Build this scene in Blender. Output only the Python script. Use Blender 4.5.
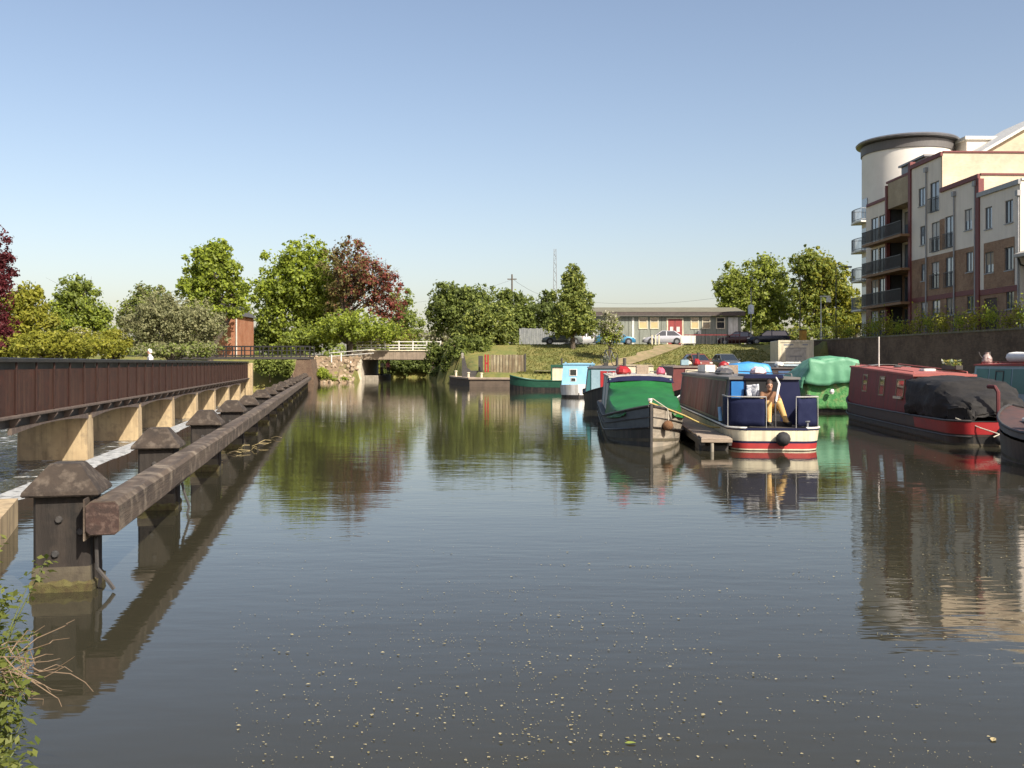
import bpy, bmesh, math, random
import numpy as np
from mathutils import Vector, Matrix
R = math.radians
scene = bpy.context.scene
for o in list(bpy.data.objects): bpy.data.objects.remove(o)
col = scene.collection
random.seed(7)
# ------------------------------------------------------------------ camera, world, sun, exposure
EYE, F, HZ = 2.0, 1000.0, 363.0
cam_d = bpy.data.cameras.new('camera'); cam = bpy.data.objects.new('camera', cam_d); col.objects.link(cam)
cam.location = (0, 0, EYE); cam.rotation_euler = (R(90), 0, 0)
cam_d.sensor_width = 36; cam_d.lens = 36*F/1024; cam_d.shift_y = -(384-HZ)/1024
cam_d.clip_start = .1; cam_d.clip_end = 9000
scene.camera = cam
SUN_AZ, SUN_EL = 143, 40          # clockwise from +Y, degrees
world = bpy.data.worlds.new('World'); scene.world = world; world.use_nodes = True
wn = world.node_tree; bg = wn.nodes['Background']
sky = wn.nodes.new('ShaderNodeTexSky'); sky.sky_type = 'NISHITA'; sky.sun_disc = False
sky.sun_elevation = R(SUN_EL); sky.sun_rotation = R(SUN_AZ)
sky.air_density = 1.0; sky.dust_density = 1.9; sky.ozone_density = 4.0; sky.altitude = 0
wb = wn.nodes.new('ShaderNodeMix'); wb.data_type = 'RGBA'; wb.blend_type = 'MULTIPLY'; wb.inputs[0].default_value = 1; wb.inputs[7].default_value = (1.27, 1.03, .87, 1)   # the hazy day's whiter sky
wn.links.new(sky.outputs[0], wb.inputs[6]); wn.links.new(wb.outputs[2], bg.inputs[0]); bg.inputs[1].default_value = .113
sun_d = bpy.data.lights.new('sun', 'SUN'); sun_d.energy = 4.7; sun_d.angle = R(.5); sun_d.color = (1, .93, .82)
sun = bpy.data.objects.new('sun', sun_d); col.objects.link(sun)
sv = Vector((math.sin(R(SUN_AZ))*math.cos(R(SUN_EL)), math.cos(R(SUN_AZ))*math.cos(R(SUN_EL)), math.sin(R(SUN_EL))))
sun.rotation_euler = sv.to_track_quat('Z', 'Y').to_euler(); sun.location = (40, -60, 60)
scene.view_settings.view_transform = 'Standard'; scene.view_settings.look = 'None'
scene.view_settings.exposure = 0.74; scene.view_settings.gamma = 1
scene.render.resolution_x = 1024; scene.render.resolution_y = 768

# ------------------------------------------------------------------ helpers
def at(px, py, D):                       # a point of the place seen in that direction at distance D
    return Vector(((px-512)/F*D, D, EYE-(py-HZ)/F*D))
def tag(o, label=None, cat=None, group=None, kind=None):
    if label: o['label'] = label
    if cat: o['category'] = cat
    if group: o['group'] = group
    if kind: o['kind'] = kind
    return o
def thing(name, label, cat, loc=(0, 0, 0), rz=0, group=None):
    o = bpy.data.objects.new(name, None); col.objects.link(o); o.empty_display_size = .3
    o.location = loc; o.rotation_euler = (0, 0, rz)
    return tag(o, label, cat, group)
def link(name, me, parent=None):
    o = bpy.data.objects.new(name, me); col.objects.link(o); o.parent = parent; return o
class MB:
    def __init__(s): s.v = []; s.f = []; s.mi = []
    def add(s, vs, fs, mi=0):
        n = len(s.v); s.v += [tuple(p) for p in vs]; s.f += [tuple(i+n for i in f) for f in fs]; s.mi += [mi]*len(fs); return s
    def box(s, a, b, mi=0, ch=0, rz=0, c=None):      # corners a..b, optional chamfer
        a = [min(p, q) for p, q in zip(a, b)], [max(p, q) for p, q in zip(a, b)]; lo, hi = a
        if ch <= 0:
            vs = [(x, y, z) for z in (lo[2], hi[2]) for x, y in ((lo[0], lo[1]), (hi[0], lo[1]), (hi[0], hi[1]), (lo[0], hi[1]))]
            fs = [(0, 3, 2, 1), (4, 5, 6, 7), (0, 1, 5, 4), (1, 2, 6, 5), (2, 3, 7, 6), (3, 0, 4, 7)]
        else:
            vs = []; idx = {}
            for i, sx in enumerate((0, 1)):
                for j, sy in enumerate((0, 1)):
                    for k, sz in enumerate((0, 1)):
                        P = [(lo, hi)[sx][0], (lo, hi)[sy][1], (lo, hi)[sz][2]]; sg = [1-2*sx, 1-2*sy, 1-2*sz]
                        for ax in range(3):
                            q = P[:]
                            for d in range(3):
                                if d != ax: q[d] += sg[d]*ch
                            idx[i, j, k, ax] = len(vs); vs.append(tuple(q))
            I = idx; fs = []
            for ax in range(3):
                o1, o2 = [d for d in range(3) if d != ax]
                for sd in (0, 1):
                    r = []
                    for u, w in ((0, 0), (1, 0), (1, 1), (0, 1)):
                        key = [0, 0, 0]; key[ax] = sd; key[o1] = u; key[o2] = w; r.append(I[(*key, ax)])
                    fs.append(tuple(r))
                for u in (0, 1):
                    for w in (0, 1):
                        k0 = [0, 0, 0]; k0[o1] = u; k0[o2] = w; k1 = k0[:]; k1[ax] = 1
                        fs.append((I[(*k0, o1)], I[(*k0, o2)], I[(*k1, o2)], I[(*k1, o1)]))
            for i in (0, 1):
                for j in (0, 1):
                    for k in (0, 1): fs.append((I[i, j, k, 0], I[i, j, k, 1], I[i, j, k, 2]))
        if rz:
            c = c or ((lo[0]+hi[0])/2, (lo[1]+hi[1])/2); cs, sn = math.cos(rz), math.sin(rz)
            vs = [(c[0]+(x-c[0])*cs-(y-c[1])*sn, c[1]+(x-c[0])*sn+(y-c[1])*cs, z) for x, y, z in vs]
        return s.add(vs, fs, mi)
    def loft(s, rings, mi=0, cap=True, closed=True):
        n = len(rings[0]); vs = [p for r in rings for p in r]; fs = []
        for a in range(len(rings)-1):
            for i in range(n if closed else n-1):
                j = (i+1) % n; fs.append((a*n+i, a*n+j, (a+1)*n+j, (a+1)*n+i))
        if cap and closed: fs += [tuple(range(n))[::-1], tuple(range((len(rings)-1)*n, len(rings)*n))]
        return s.add(vs, fs, mi)
    def tube(s, pts, r, n=8, mi=0, cap=True):
        pts = [Vector(p) for p in pts]; rr = r if hasattr(r, '__len__') else [r]*len(pts); rings = []; ref = None
        for i, p in enumerate(pts):
            t = (pts[min(i+1, len(pts)-1)]-pts[max(i-1, 0)])
            t = t.normalized() if t.length > 1e-9 else Vector((0, 0, 1))
            if ref is None: ref = t.orthogonal().normalized()
            ref = (ref-t*ref.dot(t)); ref = ref.normalized() if ref.length > 1e-6 else t.orthogonal().normalized()
            b = t.cross(ref)
            rings.append([p+(ref*math.cos(2*math.pi*k/n)+b*math.sin(2*math.pi*k/n))*rr[i] for k in range(n)])
        return s.loft(rings, mi, cap)
    def lathe(s, prof, c=(0, 0, 0), n=12, axis='z', mi=0, cap=True):
        rings = []
        for r, h in prof:
            ring = []
            for k in range(n):
                a = 2*math.pi*k/n; u, w = r*math.cos(a), r*math.sin(a)
                p = {'z': (u, w, h), 'x': (h, u, w), 'y': (w, h, u)}[axis]; ring.append((c[0]+p[0], c[1]+p[1], c[2]+p[2]))
            rings.append(ring)
        return s.loft(rings, mi, cap)
    def prism(s, poly, ax, t0, t1, mi=0):            # outline extruded along an axis
        def P(u, w, t): return {'x': (t, u, w), 'y': (u, t, w), 'z': (u, w, t)}[ax]
        return s.loft([[P(u, w, t0) for u, w in poly], [P(u, w, t1) for u, w in poly]], mi)
    def sheet(s, rows, mi=0): return s.loft(rows, mi, False, False)
    def mesh(s, mats, smooth=False):
        me = bpy.data.meshes.new('m'); me.from_pydata(s.v, [], s.f)
        for m in (mats if isinstance(mats, (list, tuple)) else [mats]): me.materials.append(m)
        if any(s.mi): me.polygons.foreach_set('material_index', s.mi)
        bm = bmesh.new(); bm.from_mesh(me); bmesh.ops.recalc_face_normals(bm, faces=bm.faces); bm.to_mesh(me); bm.free()
        if smooth: me.shade_smooth(); me.set_sharp_from_angle(angle=R(38))
        me.update(); return me
    def build(s, name, mats, parent=None, smooth=False, kind=None):
        o = link(name, s.mesh(mats, smooth), parent); o.data.name = name
        if kind: o['kind'] = kind
        return o
def BX(a, b, ch=0): return MB().box(a, b, 0, ch)
def copy_tree(o, parent=None):
    c = o.copy(); col.objects.link(c); c.parent = parent
    for ch in o.children: copy_tree(ch, c)
    return c

# ------------------------------------------------------------------ materials
MATS = {}
def base_nodes(name):
    m = bpy.data.materials.new(name); m.use_nodes = True; nt = m.node_tree; return m, nt, nt.nodes['Principled BSDF']
def mixc(nt, fac, a, b, mode='MIX'):
    n = nt.nodes.new('ShaderNodeMix'); n.data_type = 'RGBA'; n.blend_type = mode
    for k, v in ((0, fac), (6, a), (7, b)):
        if hasattr(v, 'is_linked') or hasattr(v, 'links'): nt.links.new(v, n.inputs[k])
        else: n.inputs[k].default_value = v if k == 0 else (*v[:3], 1)
    return n.outputs[2]
def ramp(nt, src, p0, p1):
    n = nt.nodes.new('ShaderNodeMapRange'); n.inputs[1].default_value = p0; n.inputs[2].default_value = p1
    nt.links.new(src, n.inputs[0]); return n.outputs[0]
def coords(nt, stretch=(1, 1, 1), rnd=True):
    tc = nt.nodes.new('ShaderNodeTexCoord'); mp = nt.nodes.new('ShaderNodeMapping'); mp.inputs['Scale'].default_value = stretch
    src = tc.outputs['Object']
    if rnd:
        oi = nt.nodes.new('ShaderNodeObjectInfo'); mu = nt.nodes.new('ShaderNodeVectorMath'); mu.operation = 'MULTIPLY_ADD'
        mu.inputs[1].default_value = (1, 1, 1); sc = nt.nodes.new('ShaderNodeVectorMath'); sc.operation = 'SCALE'; sc.inputs[0].default_value = (37, 53, 0)
        nt.links.new(oi.outputs['Random'], sc.inputs['Scale']); nt.links.new(src, mu.inputs[0]); nt.links.new(sc.outputs[0], mu.inputs[2]); src = mu.outputs[0]
    nt.links.new(src, mp.inputs[0]); return mp.outputs[0]
def noise(nt, vec, scale, detail=5, rough=.6):
    n = nt.nodes.new('ShaderNodeTexNoise'); n.inputs['Scale'].default_value = scale; n.inputs['Detail'].default_value = detail
    n.inputs['Roughness'].default_value = rough; nt.links.new(vec, n.inputs['Vector']); return n.outputs[0]
def add_bump(nt, b, h, strength, dist=.02):
    n = nt.nodes.new('ShaderNodeBump'); n.inputs['Strength'].default_value = strength; n.inputs['Distance'].default_value = dist
    nt.links.new(h, n.inputs['Height']); nt.links.new(n.outputs[0], b.inputs['Normal'])
def M(name, c, c2=None, scale=4, rough=.65, bump=0., bscale=None, metal=0., streak=None, stretch=(1, 1, 1), spec=.5, lo=.35, hi=.65, extra=None, bdist=.02):
    if name in MATS: return MATS[name]
    m, nt, b = base_nodes(name); v = coords(nt, stretch); c2 = c2 or tuple(x*.72 for x in c)
    out = mixc(nt, ramp(nt, noise(nt, v, scale), lo, hi), c, c2)
    if extra:                                        # a third patchy colour
        out = mixc(nt, ramp(nt, noise(nt, coords(nt, extra[2] if len(extra) > 2 else (1, 1, 1)), extra[1]), .5, .68), out, extra[0])
    if streak:                                       # runs of dirt or rust down the face
        out = mixc(nt, ramp(nt, noise(nt, coords(nt, (7, 7, .5)), streak[1] if len(streak) > 1 else 1.2), .45, .75), out, streak[0])
    nt.links.new(out, b.inputs['Base Color']); b.inputs['Roughness'].default_value = rough
    b.inputs['Metallic'].default_value = metal; b.inputs['Specular IOR Level'].default_value = spec
    if bump: add_bump(nt, b, noise(nt, v, bscale or scale*6, 6), bump, bdist)
    MATS[name] = m; return m
def M_brick(name, c, c2, mortar, bw=.225, bh=.075, rough=.85):
    m, nt, b = base_nodes(name); tc = nt.nodes.new('ShaderNodeTexCoord'); sx = nt.nodes.new('ShaderNodeSeparateXYZ'); nt.links.new(tc.outputs['Object'], sx.inputs[0])
    ad = nt.nodes.new('ShaderNodeMath'); nt.links.new(sx.outputs[0], ad.inputs[0]); nt.links.new(sx.outputs[1], ad.inputs[1])
    cx = nt.nodes.new('ShaderNodeCombineXYZ'); nt.links.new(ad.outputs[0], cx.inputs[0]); nt.links.new(sx.outputs[2], cx.inputs[1])
    br = nt.nodes.new('ShaderNodeTexBrick'); nt.links.new(cx.outputs[0], br.inputs[0]); br.inputs['Scale'].default_value = 1
    br.inputs['Brick Width'].default_value = bw; br.inputs['Row Height'].default_value = bh; br.inputs['Mortar Size'].default_value = .008
    for k, q in (('Color1', c), ('Color2', c2), ('Mortar', mortar)): br.inputs[k].default_value = (*q, 1)
    out = mixc(nt, ramp(nt, noise(nt, tc.outputs['Object'], .6), .35, .7), br.outputs[0], tuple(x*.6 for x in c))
    out = mixc(nt, ramp(nt, noise(nt, tc.outputs['Object'], 3), .5, .8), out, c2)
    nt.links.new(out, b.inputs['Base Color']); b.inputs['Roughness'].default_value = rough; add_bump(nt, b, br.outputs[1], -.4, .01)
    MATS[name] = m; return m
def M_leaf(name, cols, trans=.5, rough=.55):
    if name in MATS: return MATS[name]
    m, nt, b = base_nodes(name); g = nt.nodes.new('ShaderNodeNewGeometry'); cr = nt.nodes.new('ShaderNodeValToRGB'); el = cr.color_ramp.elements
    while len(el) < len(cols): el.new(.5)
    for i, c in enumerate(cols): el[i].position = i/(len(cols)-1); el[i].color = (*c, 1)
    tc = nt.nodes.new('ShaderNodeTexCoord'); nz = noise(nt, tc.outputs['Object'], .55, 3)
    ma = nt.nodes.new('ShaderNodeMath'); ma.operation = 'MULTIPLY_ADD'; ma.inputs[1].default_value = .55; nt.links.new(g.outputs['Random Per Island'], ma.inputs[0])
    mr = ramp(nt, nz, .3, .75); ml = nt.nodes.new('ShaderNodeMath'); ml.operation = 'MULTIPLY'; ml.inputs[1].default_value = .45; nt.links.new(mr, ml.inputs[0]); nt.links.new(ml.outputs[0], ma.inputs[2])
    nt.links.new(ma.outputs[0], cr.inputs[0]); nt.links.new(cr.outputs[0], b.inputs['Base Color']); b.inputs['Roughness'].default_value = rough; b.inputs['Specular IOR Level'].default_value = .3
    tr = nt.nodes.new('ShaderNodeBsdfTranslucent'); nt.links.new(cr.outputs[0], tr.inputs[0]); mx = nt.nodes.new('ShaderNodeMixShader'); mx.inputs[0].default_value = trans
    nt.links.new(b.outputs[0], mx.inputs[1]); nt.links.new(tr.outputs[0], mx.inputs[2]); nt.links.new(mx.outputs[0], nt.nodes['Material Output'].inputs[0])
    MATS[name] = m; return m
def M_glass(name, c=(.02, .025, .03), rough=.05):
    m, nt, b = base_nodes(name); b.inputs['Base Color'].default_value = (*c, 1); b.inputs['Roughness'].default_value = rough
    b.inputs['Specular IOR Level'].default_value = .9; b.inputs['Coat Weight'].default_value = .6; b.inputs['Coat Roughness'].default_value = .03
    MATS[name] = m; return m
WHITE = M('white_paint', (.72, .71, .66), (.6, .58, .52), 3, .5, streak=((.4, .37, .3),))
CREAM = M('cream_paint', (.70, .63, .45), (.58, .51, .36), 3, .5, streak=((.4, .35, .25),))
BLACK = M('black_paint', (.012, .012, .013), (.03, .028, .026), 5, .5, bump=.1)
STEEL = M('grey_steel', (.23, .24, .25), (.16, .165, .17), 6, .5, metal=.4)
DSTEEL = M('dark_steel', (.035, .034, .033), (.06, .052, .045), 8, .6, bump=.1)
RUBBER = M('rubber', (.018, .018, .019), (.03, .03, .03), 12, .8, bump=.3)
GLASS = M_glass('dark_glass')
ROPE = M('rope', (.5, .38, .12), (.36, .27, .1), 40, .9, bump=.5)
ROPEW = M('pale_rope', (.55, .5, .4), (.4, .36, .28), 40, .9, bump=.5)
CONC = M('concrete', (.36, .32, .25), (.25, .22, .17), 2.5, .9, bump=.35, streak=((.13, .115, .085),))
WOODG = M('weathered_boards', (.34, .27, .2), (.22, .17, .125), 3, .85, bump=.3, stretch=(1, 9, 9))
BARK = M('bark', (.11, .085, .06), (.06, .047, .035), 6, .95, bump=.6, stretch=(3, 3, .6))

# ------------------------------------------------------------------ terrain and water
def polydist(px, py, poly):
    d = np.full(px.shape, 1e9); inside = np.zeros(px.shape, bool); n = len(poly)
    for i in range(n):
        (ax, ay), (bx, by) = poly[i], poly[(i+1) % n]; ex, ey = bx-ax, by-ay
        t = np.clip(((px-ax)*ex+(py-ay)*ey)/(ex*ex+ey*ey), 0, 1); d = np.minimum(d, np.hypot(px-ax-t*ex, py-ay-t*ey))
        if ay != by: inside ^= ((ay > py) != (by > py)) & (px < (bx-ax)*(py-ay)/(by-ay)+ax)
    return np.where(inside, -d, d)
def weir_x(y): return -4.63-.177*y
BASIN = [(-2.2, 4.4), (-4.2, 5.6), (weir_x(7), 7), (weir_x(88), 88), (-21.2, 101), (-16.6, 102.5), (-17.3, 114), (-18.2, 129), (-45, 133), (-45, 140), (-12, 138), (-9.2, 130), (-9.2, 114),
         (-7.6, 101), (-5.6, 97), (-4.6, 90), (-3.4, 85), (.2, 84), (8, 84.4), (16, 83.6), (27.3, 85), (29.6, 57), (33.5, 10), (33.5, -14), (9, -14), (6, 1.2), (.5, 2.6)]
RIVER = [(weir_x(7)+.4, 7), (weir_x(88)+.4, 88), (-22, 100), (-22.5, 105), (-38, 105), (-46, 90), (-46, 20), (-20, 2), (-9, 3)]
def sstep(a, b, x): t = np.clip((x-a)/(b-a), 0, 1); return t*t*(3-2*t)
def bank_height(x, y):
    h = np.full(x.shape, 2.2)
    far = np.interp(y, [84, 85.5, 90, 103, 106, 140], [.9, 1.05, 1.25, 3.85, 3.9, 3.9])
    h = np.where((x > -7) & (y > 60), far, h)
    k = sstep(-12, -4, x); h = np.where((x <= -4) & (x > -12) & (y > 84), 2.4*(1-k)+far*k, h)
    h = np.where((x <= -12) & (y > 90), np.interp(y, [90, 102, 111, 120], [.8, .9, 2.7, 2.9]), h)
    h = np.where((x > 24) & (x-26.5+.097*(y-87) > 0), 3.9, h)
    near = np.interp(y, [-10, 2, 5], [.45, .4, .3]); h = np.where((y < 8) & (x < 20), near, h)
    return h
def terrain_z(x, y):
    x = np.asarray(x, float); y = np.asarray(y, float)
    d = np.minimum(polydist(x, y, BASIN), polydist(x, y, RIVER)); h = bank_height(x, y)
    return -2.2+(h+2.2)*sstep(-.9, 1.1, d)
def ground_at(x, y): return float(terrain_z(np.array([x]), np.array([y]))[0])
xs = np.concatenate([[-4000, -1200, -400, -180, -110, -80], np.arange(-60, 60.1, 1.0), [75, 100, 150, 400, 1200, 4000]])
ys = np.concatenate([[-600, -150, -60, -30], np.arange(-16, 146.1, 1.0), [152, 160, 172, 190, 230, 320, 600, 1500, 5000]])
gx, gy = np.meshgrid(xs, ys); gz = terrain_z(gx, gy)
rngT = np.random.default_rng(3)
core = (np.abs(gx) < 60) & (gy < 146) & (gz > .2); gz = gz+np.where(core, rngT.normal(0, .035, gz.shape), 0)
gv = np.stack([gx, gy, gz], -1).reshape(-1, 3); nx, ny = len(xs), len(ys)
gf = [(j*nx+i, j*nx+i+1, (j+1)*nx+i+1, (j+1)*nx+i) for j in range(ny-1) for i in range(nx-1)]
me = bpy.data.meshes.new('ground'); me.from_pydata(gv.tolist(), [], gf); me.shade_smooth()
GRASS = M('grass_ground', (.145, .155, .034), (.21, .18, .05), .35, .95, bump=.6, bscale=9, extra=((.10, .125, .028), 1.6), bdist=.1)
me.materials.append(GRASS); tag(link('ground', me), kind='structure')

def water_mat(name, c, s1, s2, d, st=(.55, 1.5, 1), foam=None):
    m, nt, b = base_nodes(name); tc = nt.nodes.new('ShaderNodeTexCoord')
    b.inputs['Roughness'].default_value = .035; b.inputs['IOR'].default_value = 1.333; b.inputs['Base Color'].default_value = (*c, 1)
    mp = nt.nodes.new('ShaderNodeMapping'); mp.inputs['Scale'].default_value = st; nt.links.new(tc.outputs['Object'], mp.inputs[0])
    h1 = noise(nt, mp.outputs[0], s1, 3, .5); h2 = noise(nt, mp.outputs[0], s2, 2, .5)
    md = ramp(nt, noise(nt, tc.outputs['Object'], .09, 2), .35, .65)
    ma = nt.nodes.new('ShaderNodeMath'); ma.operation = 'MULTIPLY_ADD'; ma.inputs[1].default_value = .35; nt.links.new(h2, ma.inputs[0]); nt.links.new(h1, ma.inputs[2])
    bp = nt.nodes.new('ShaderNodeBump'); bp.inputs['Distance'].default_value = d
    mr = nt.nodes.new('ShaderNodeMapRange'); mr.inputs[3].default_value = .45; mr.inputs[4].default_value = 1; nt.links.new(md, mr.inputs[0]); nt.links.new(mr.outputs[0], bp.inputs['Strength'])
    nt.links.new(ma.outputs[0], bp.inputs['Height']); nt.links.new(bp.outputs[0], b.inputs['Normal'])
    if foam:
        f = ramp(nt, noise(nt, mp.outputs[0], foam[0], 6, .7), foam[1], foam[1]+.1)
        nt.links.new(mixc(nt, f, c, (.62, .62, .6)), b.inputs['Base Color']); mr2 = nt.nodes.new('ShaderNodeMapRange'); mr2.inputs[3].default_value = .05; mr2.inputs[4].default_value = .8
        nt.links.new(f, mr2.inputs[0]); nt.links.new(mr2.outputs[0], b.inputs['Roughness'])
    return m
WATER = water_mat('canal_water', (.035, .032, .02), .8, 4.5, .008)
RIVERW = water_mat('river_water', (.06, .065, .06), 1.6, 5, .22, (1, 1, 1), foam=(1.8, .56))
FOAM = M('white_water', (.5, .5, .47), (.1, .1, .09), 7, .6, bump=.8, bdist=.05, stretch=(1, 1, 1), lo=.45, hi=.7)
def flat(name, poly, z, mat, kind='structure'):
    return tag(MB().add([(x, y, z) for x, y in poly], [tuple(range(len(poly)))]).build(name, mat), kind=kind)
flat('canal_water', [(weir_x(-15), -15), (weir_x(89), 89), (-23, 102), (-23, 128), (-48, 131), (-48, 143), (-7, 143), (-7, 100), (29, 90), (36, 10), (36, -15)], 0, WATER)
flat('river_water', [(-50, 0), (-6.1, 0), (weir_x(92)-1.2, 92), (-22, 104), (-22, 140), (-50, 140)], -1.0, RIVERW)
# weir: sill and tumbling water as one long step
wv = MB(); rows = []
for k in range(0, 100):
    y = 12.2+k*.78; x = weir_x(y); w = random.uniform(-.05, .05)
    rows.append([(x+.12, y, -.35), (x+.1, y, -.012), (x-.12, y, .035+w*.5), (x-.40+w, y, .03+w*.4), (x-.75+w, y, -.35), (x-1.3+w*4, y, -.93), (x-2.6+w*6, y, -.975)])
wv.sheet(rows); tag(wv.build('weir', FOAM, smooth=True), 'long low weir with white water spilling over beside the footbridge', 'weir')
# ------------------------------------------------------------------ footbridge over the weir
GIRD = M('brown_girder_paint', (.052, .024, .018), (.036, .019, .015), 2.2, .55, bump=.12, streak=((.085, .045, .03), .8), extra=((.066, .026, .018), 5), spec=.2); RIBM = M('girder_rib_paint', (.04, .02, .016), (.028, .016, .013), 3, .6, spec=.2)
GIRDT = M('girder_flange', (.12, .09, .07), (.07, .05, .04), 5, .7, bump=.2)
PIERM = M('sandstone_pier', (.46, .35, .20), (.36, .265, .15), 1.3, .9, bump=.3, streak=((.2, .15, .085), .8), extra=((.30, .23, .14), 5))
fb = thing('footbridge', 'long brown iron footbridge with ribbed parapet on pale stone piers', 'footbridge', (-7.916, 0, 0), math.atan(.171))
k_ = 1/math.cos(math.atan(.171)); y0b, y1b = 19.5*k_, 85.2*k_; n_pan = 41; pl = (y1b-y0b)/n_pan
MB().prism([(-1.95, .70), (-.1, .70), (-.1, .92), (-1.95, .92)], 'y', y0b, y1b).build('deck', CONC, fb)
BX((-.16, y0b, 2.02), (.10, y1b, 2.13), .02).build('top_rail', BLACK, fb)
BX((-.10, y0b, 1.84), (-.06, y1b, 2.02)).build('rail_back', BLACK, fb)
BX((-.12, y0b, .66), (.13, y1b, .735), .015).build('bottom_flange', GIRDT, fb)
BX((-.30, y0b, .42), (-.12, y1b, .655)).build('lower_beam', DSTEEL, fb)
BX((-1.95, y0b, .66), (-1.88, y1b, 2.10)).build('far_parapet', GIRD, fb)
pan = BX((-.075, .02, .735), (0, pl-.02, 1.84)).mesh(GIRD)
rib = BX((0, -.03, .735), (.05, .03, 2.02), .012).mesh(RIBM)
brk = MB().prism([(-.12, .655), (.11, .655), (.11, .60), (-.04, .40), (-.12, .40)], 'y', -.06, .06).mesh(GIRDT)
for i in range(n_pan):
    p = link('panel', pan, fb); p.location.y = y0b+i*pl
    for nm, me_ in (('rib', rib), ('bracket', brk)):
        q = link(nm, me_, fb); q.location.y = y0b+i*pl
pier_D = [23.3+7.78*i for i in range(8)]
for i, D in enumerate(pier_D):
    y = D*k_
    ring = lambda g, z: [(-1.98-g, y-.02, z), (.02+g, y-.02, z), (.02+g, y+.75, z), (-1.98-g, y+.75, z)]
    if i: MB().loft([ring(.05, -2.5), ring(.02, -.5), ring(0, .36)]).build('pier', PIERM, fb)
    if i < 7:                                        # shallow arched soffit between piers
        m = MB(); ya, yb = y+.6, y+7.78*k_+.1; N = 12; rs = []
        for a in range(N+1):
            t = a/N; yy = ya+(yb-ya)*t; zz = .27+.13*(1-(2*t-1)**2); rs.append([(-.05, yy, zz), (.045, yy, zz), (.045, yy, .43), (-.05, yy, .43)])
        m.loft(rs).build('arch_plate', GIRDT, fb)
BX((-.25, y1b, -1.2), (.35, y1b+.8, 2.0), .05).build('end_pillar', PIERM, fb)
BX((-2.3, y1b+.05, -1.5), (-.3, y1b+2.2, .90)).build('abutment', PIERM, fb)

# ------------------------------------------------------------------ timber fender with capped posts
TIMB = M('dark_timber', (.021, .015, .011), (.011, .009, .007), 1.6, .85, bump=.45, bscale=7, stretch=(2.5, 2.5, .5), streak=((.03, .024, .019), 1.5), extra=((.036, .027, .02), 4), bdist=.03)
TIMBH = M('grey_brown_beam', (.095, .068, .047), (.048, .034, .024), 2.2, .85, bump=.45, bscale=9, stretch=(4, .35, 4), extra=((.2, .16, .115), 3, (1, 1, 1)), bdist=.03)
CAPM = M('weathered_cap', (.046, .033, .023), (.026, .019, .014), 4, .9, bump=.5, extra=((.095, .075, .056), 9))
RUSTE = M('red_brown_end', (.05, .026, .019), (.03, .018, .014), 9, .85, bump=.3, extra=((.1, .065, .05), 14))
STAIN = M('pale_stain', (.09, .075, .048), (.055, .044, .03), 6, .9, bump=.3)
WEED = M('waterline_weed', (.105, .095, .03), (.07, .05, .02), 18, .95, bump=.8)
fd = thing('timber_fender', 'long timber fender beam on capped posts along the water', 'fender', (-3.99, 8.97, 0), math.atan(.1796))
sp = 4.85/math.cos(math.atan(.1796)); NP = 17
def octag(cx, cz, w, h, ch, y, jit=0):
    w /= 2; h /= 2
    return [(cx+a+random.uniform(-jit, jit), y, cz+b+random.uniform(-jit, jit)) for a, b in ((-w+ch, -h), (w-ch, -h), (w, -h+ch), (w, h-ch), (w-ch, h), (-w+ch, h), (-w, h-ch), (-w, -h+ch))]
yy = [-.42]; 
while yy[-1] < sp*(NP-1)+.6: yy.append(yy[-1]+sp/4)
bm_ = MB().loft([octag(.39, .66, .285, .29, .04, y, .008) for y in yy])
bo = bm_.build('beam', TIMBH, fd)
MB().loft([octag(.39, .66, .27, .275, .035, -.432), octag(.39, .66, .27, .275, .035, -.415)]).build('beam_end', RUSTE, fd)
MB().prism([(.236, .47), (.247, .47), (.25, .83), (.236, .83)], 'y', -.44, -.10).build('end_strap', TIMBH, fd)
post_me = [MB().box((-.235, -.235, -1.5), (.235, .235, .86), 0, .025).mesh(TIMB)]
stain_me = MB().loft([[(-.242+s, -.242+s, z), (.242-s, -.242+s, z), (.242-s, .242-s, z), (-.242+s, .242-s, z)] for s, z in ((.0, -.3), (0, .17), (.006, .215))]).mesh(STAIN)
cr = lambda w, z: [(-w, -w, z), (w, -w, z), (w, w, z), (-w, w, z)]
cap_me = MB().loft([cr(.305, .835), cr(.318, .85), cr(.31, .88), cr(.13, 1.10), cr(.115, 1.108)]).mesh(CAPM)
bolt_me = MB().lathe([(.032, -.30), (.032, -.268), (.02, -.30)][::-1], (0, 0, 0), 8, 'y').mesh(DSTEEL)
bolt_me = MB().lathe([(.034, -.225), (.034, -.248), (.024, -.263), (.012, -.263)], (0, 0, 0), 8, 'y').mesh(DSTEEL)
brace_me = BX((.15, -.11, -.6), (.27, .11, .49), .02).mesh(TIMB)
def weed_ring(seed):
    rg = random.Random(seed); m = MB(); r0 = []; r1 = []; r2 = []; c = [(-1, -1), (1, -1), (1, 1), (-1, 1)]
    for e in range(4):
        a, b = c[e], c[(e+1) % 4]
        for k in range(9):
            t = k/9; x, y = a[0]+(b[0]-a[0])*t, a[1]+(b[1]-a[1])*t; j = rg.uniform(.25, .268)
            r0.append((x*j, y*j, -.05)); r1.append((x*(j+.01), y*(j+.01), rg.uniform(.02, .05))); r2.append((x*.246, y*.246, rg.uniform(.05, .085)))
    m.loft([r0, r1, r2], 0, False); return m.mesh(WEED)
weed_me = [weed_ring(s) for s in (1, 2, 3)]
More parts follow.
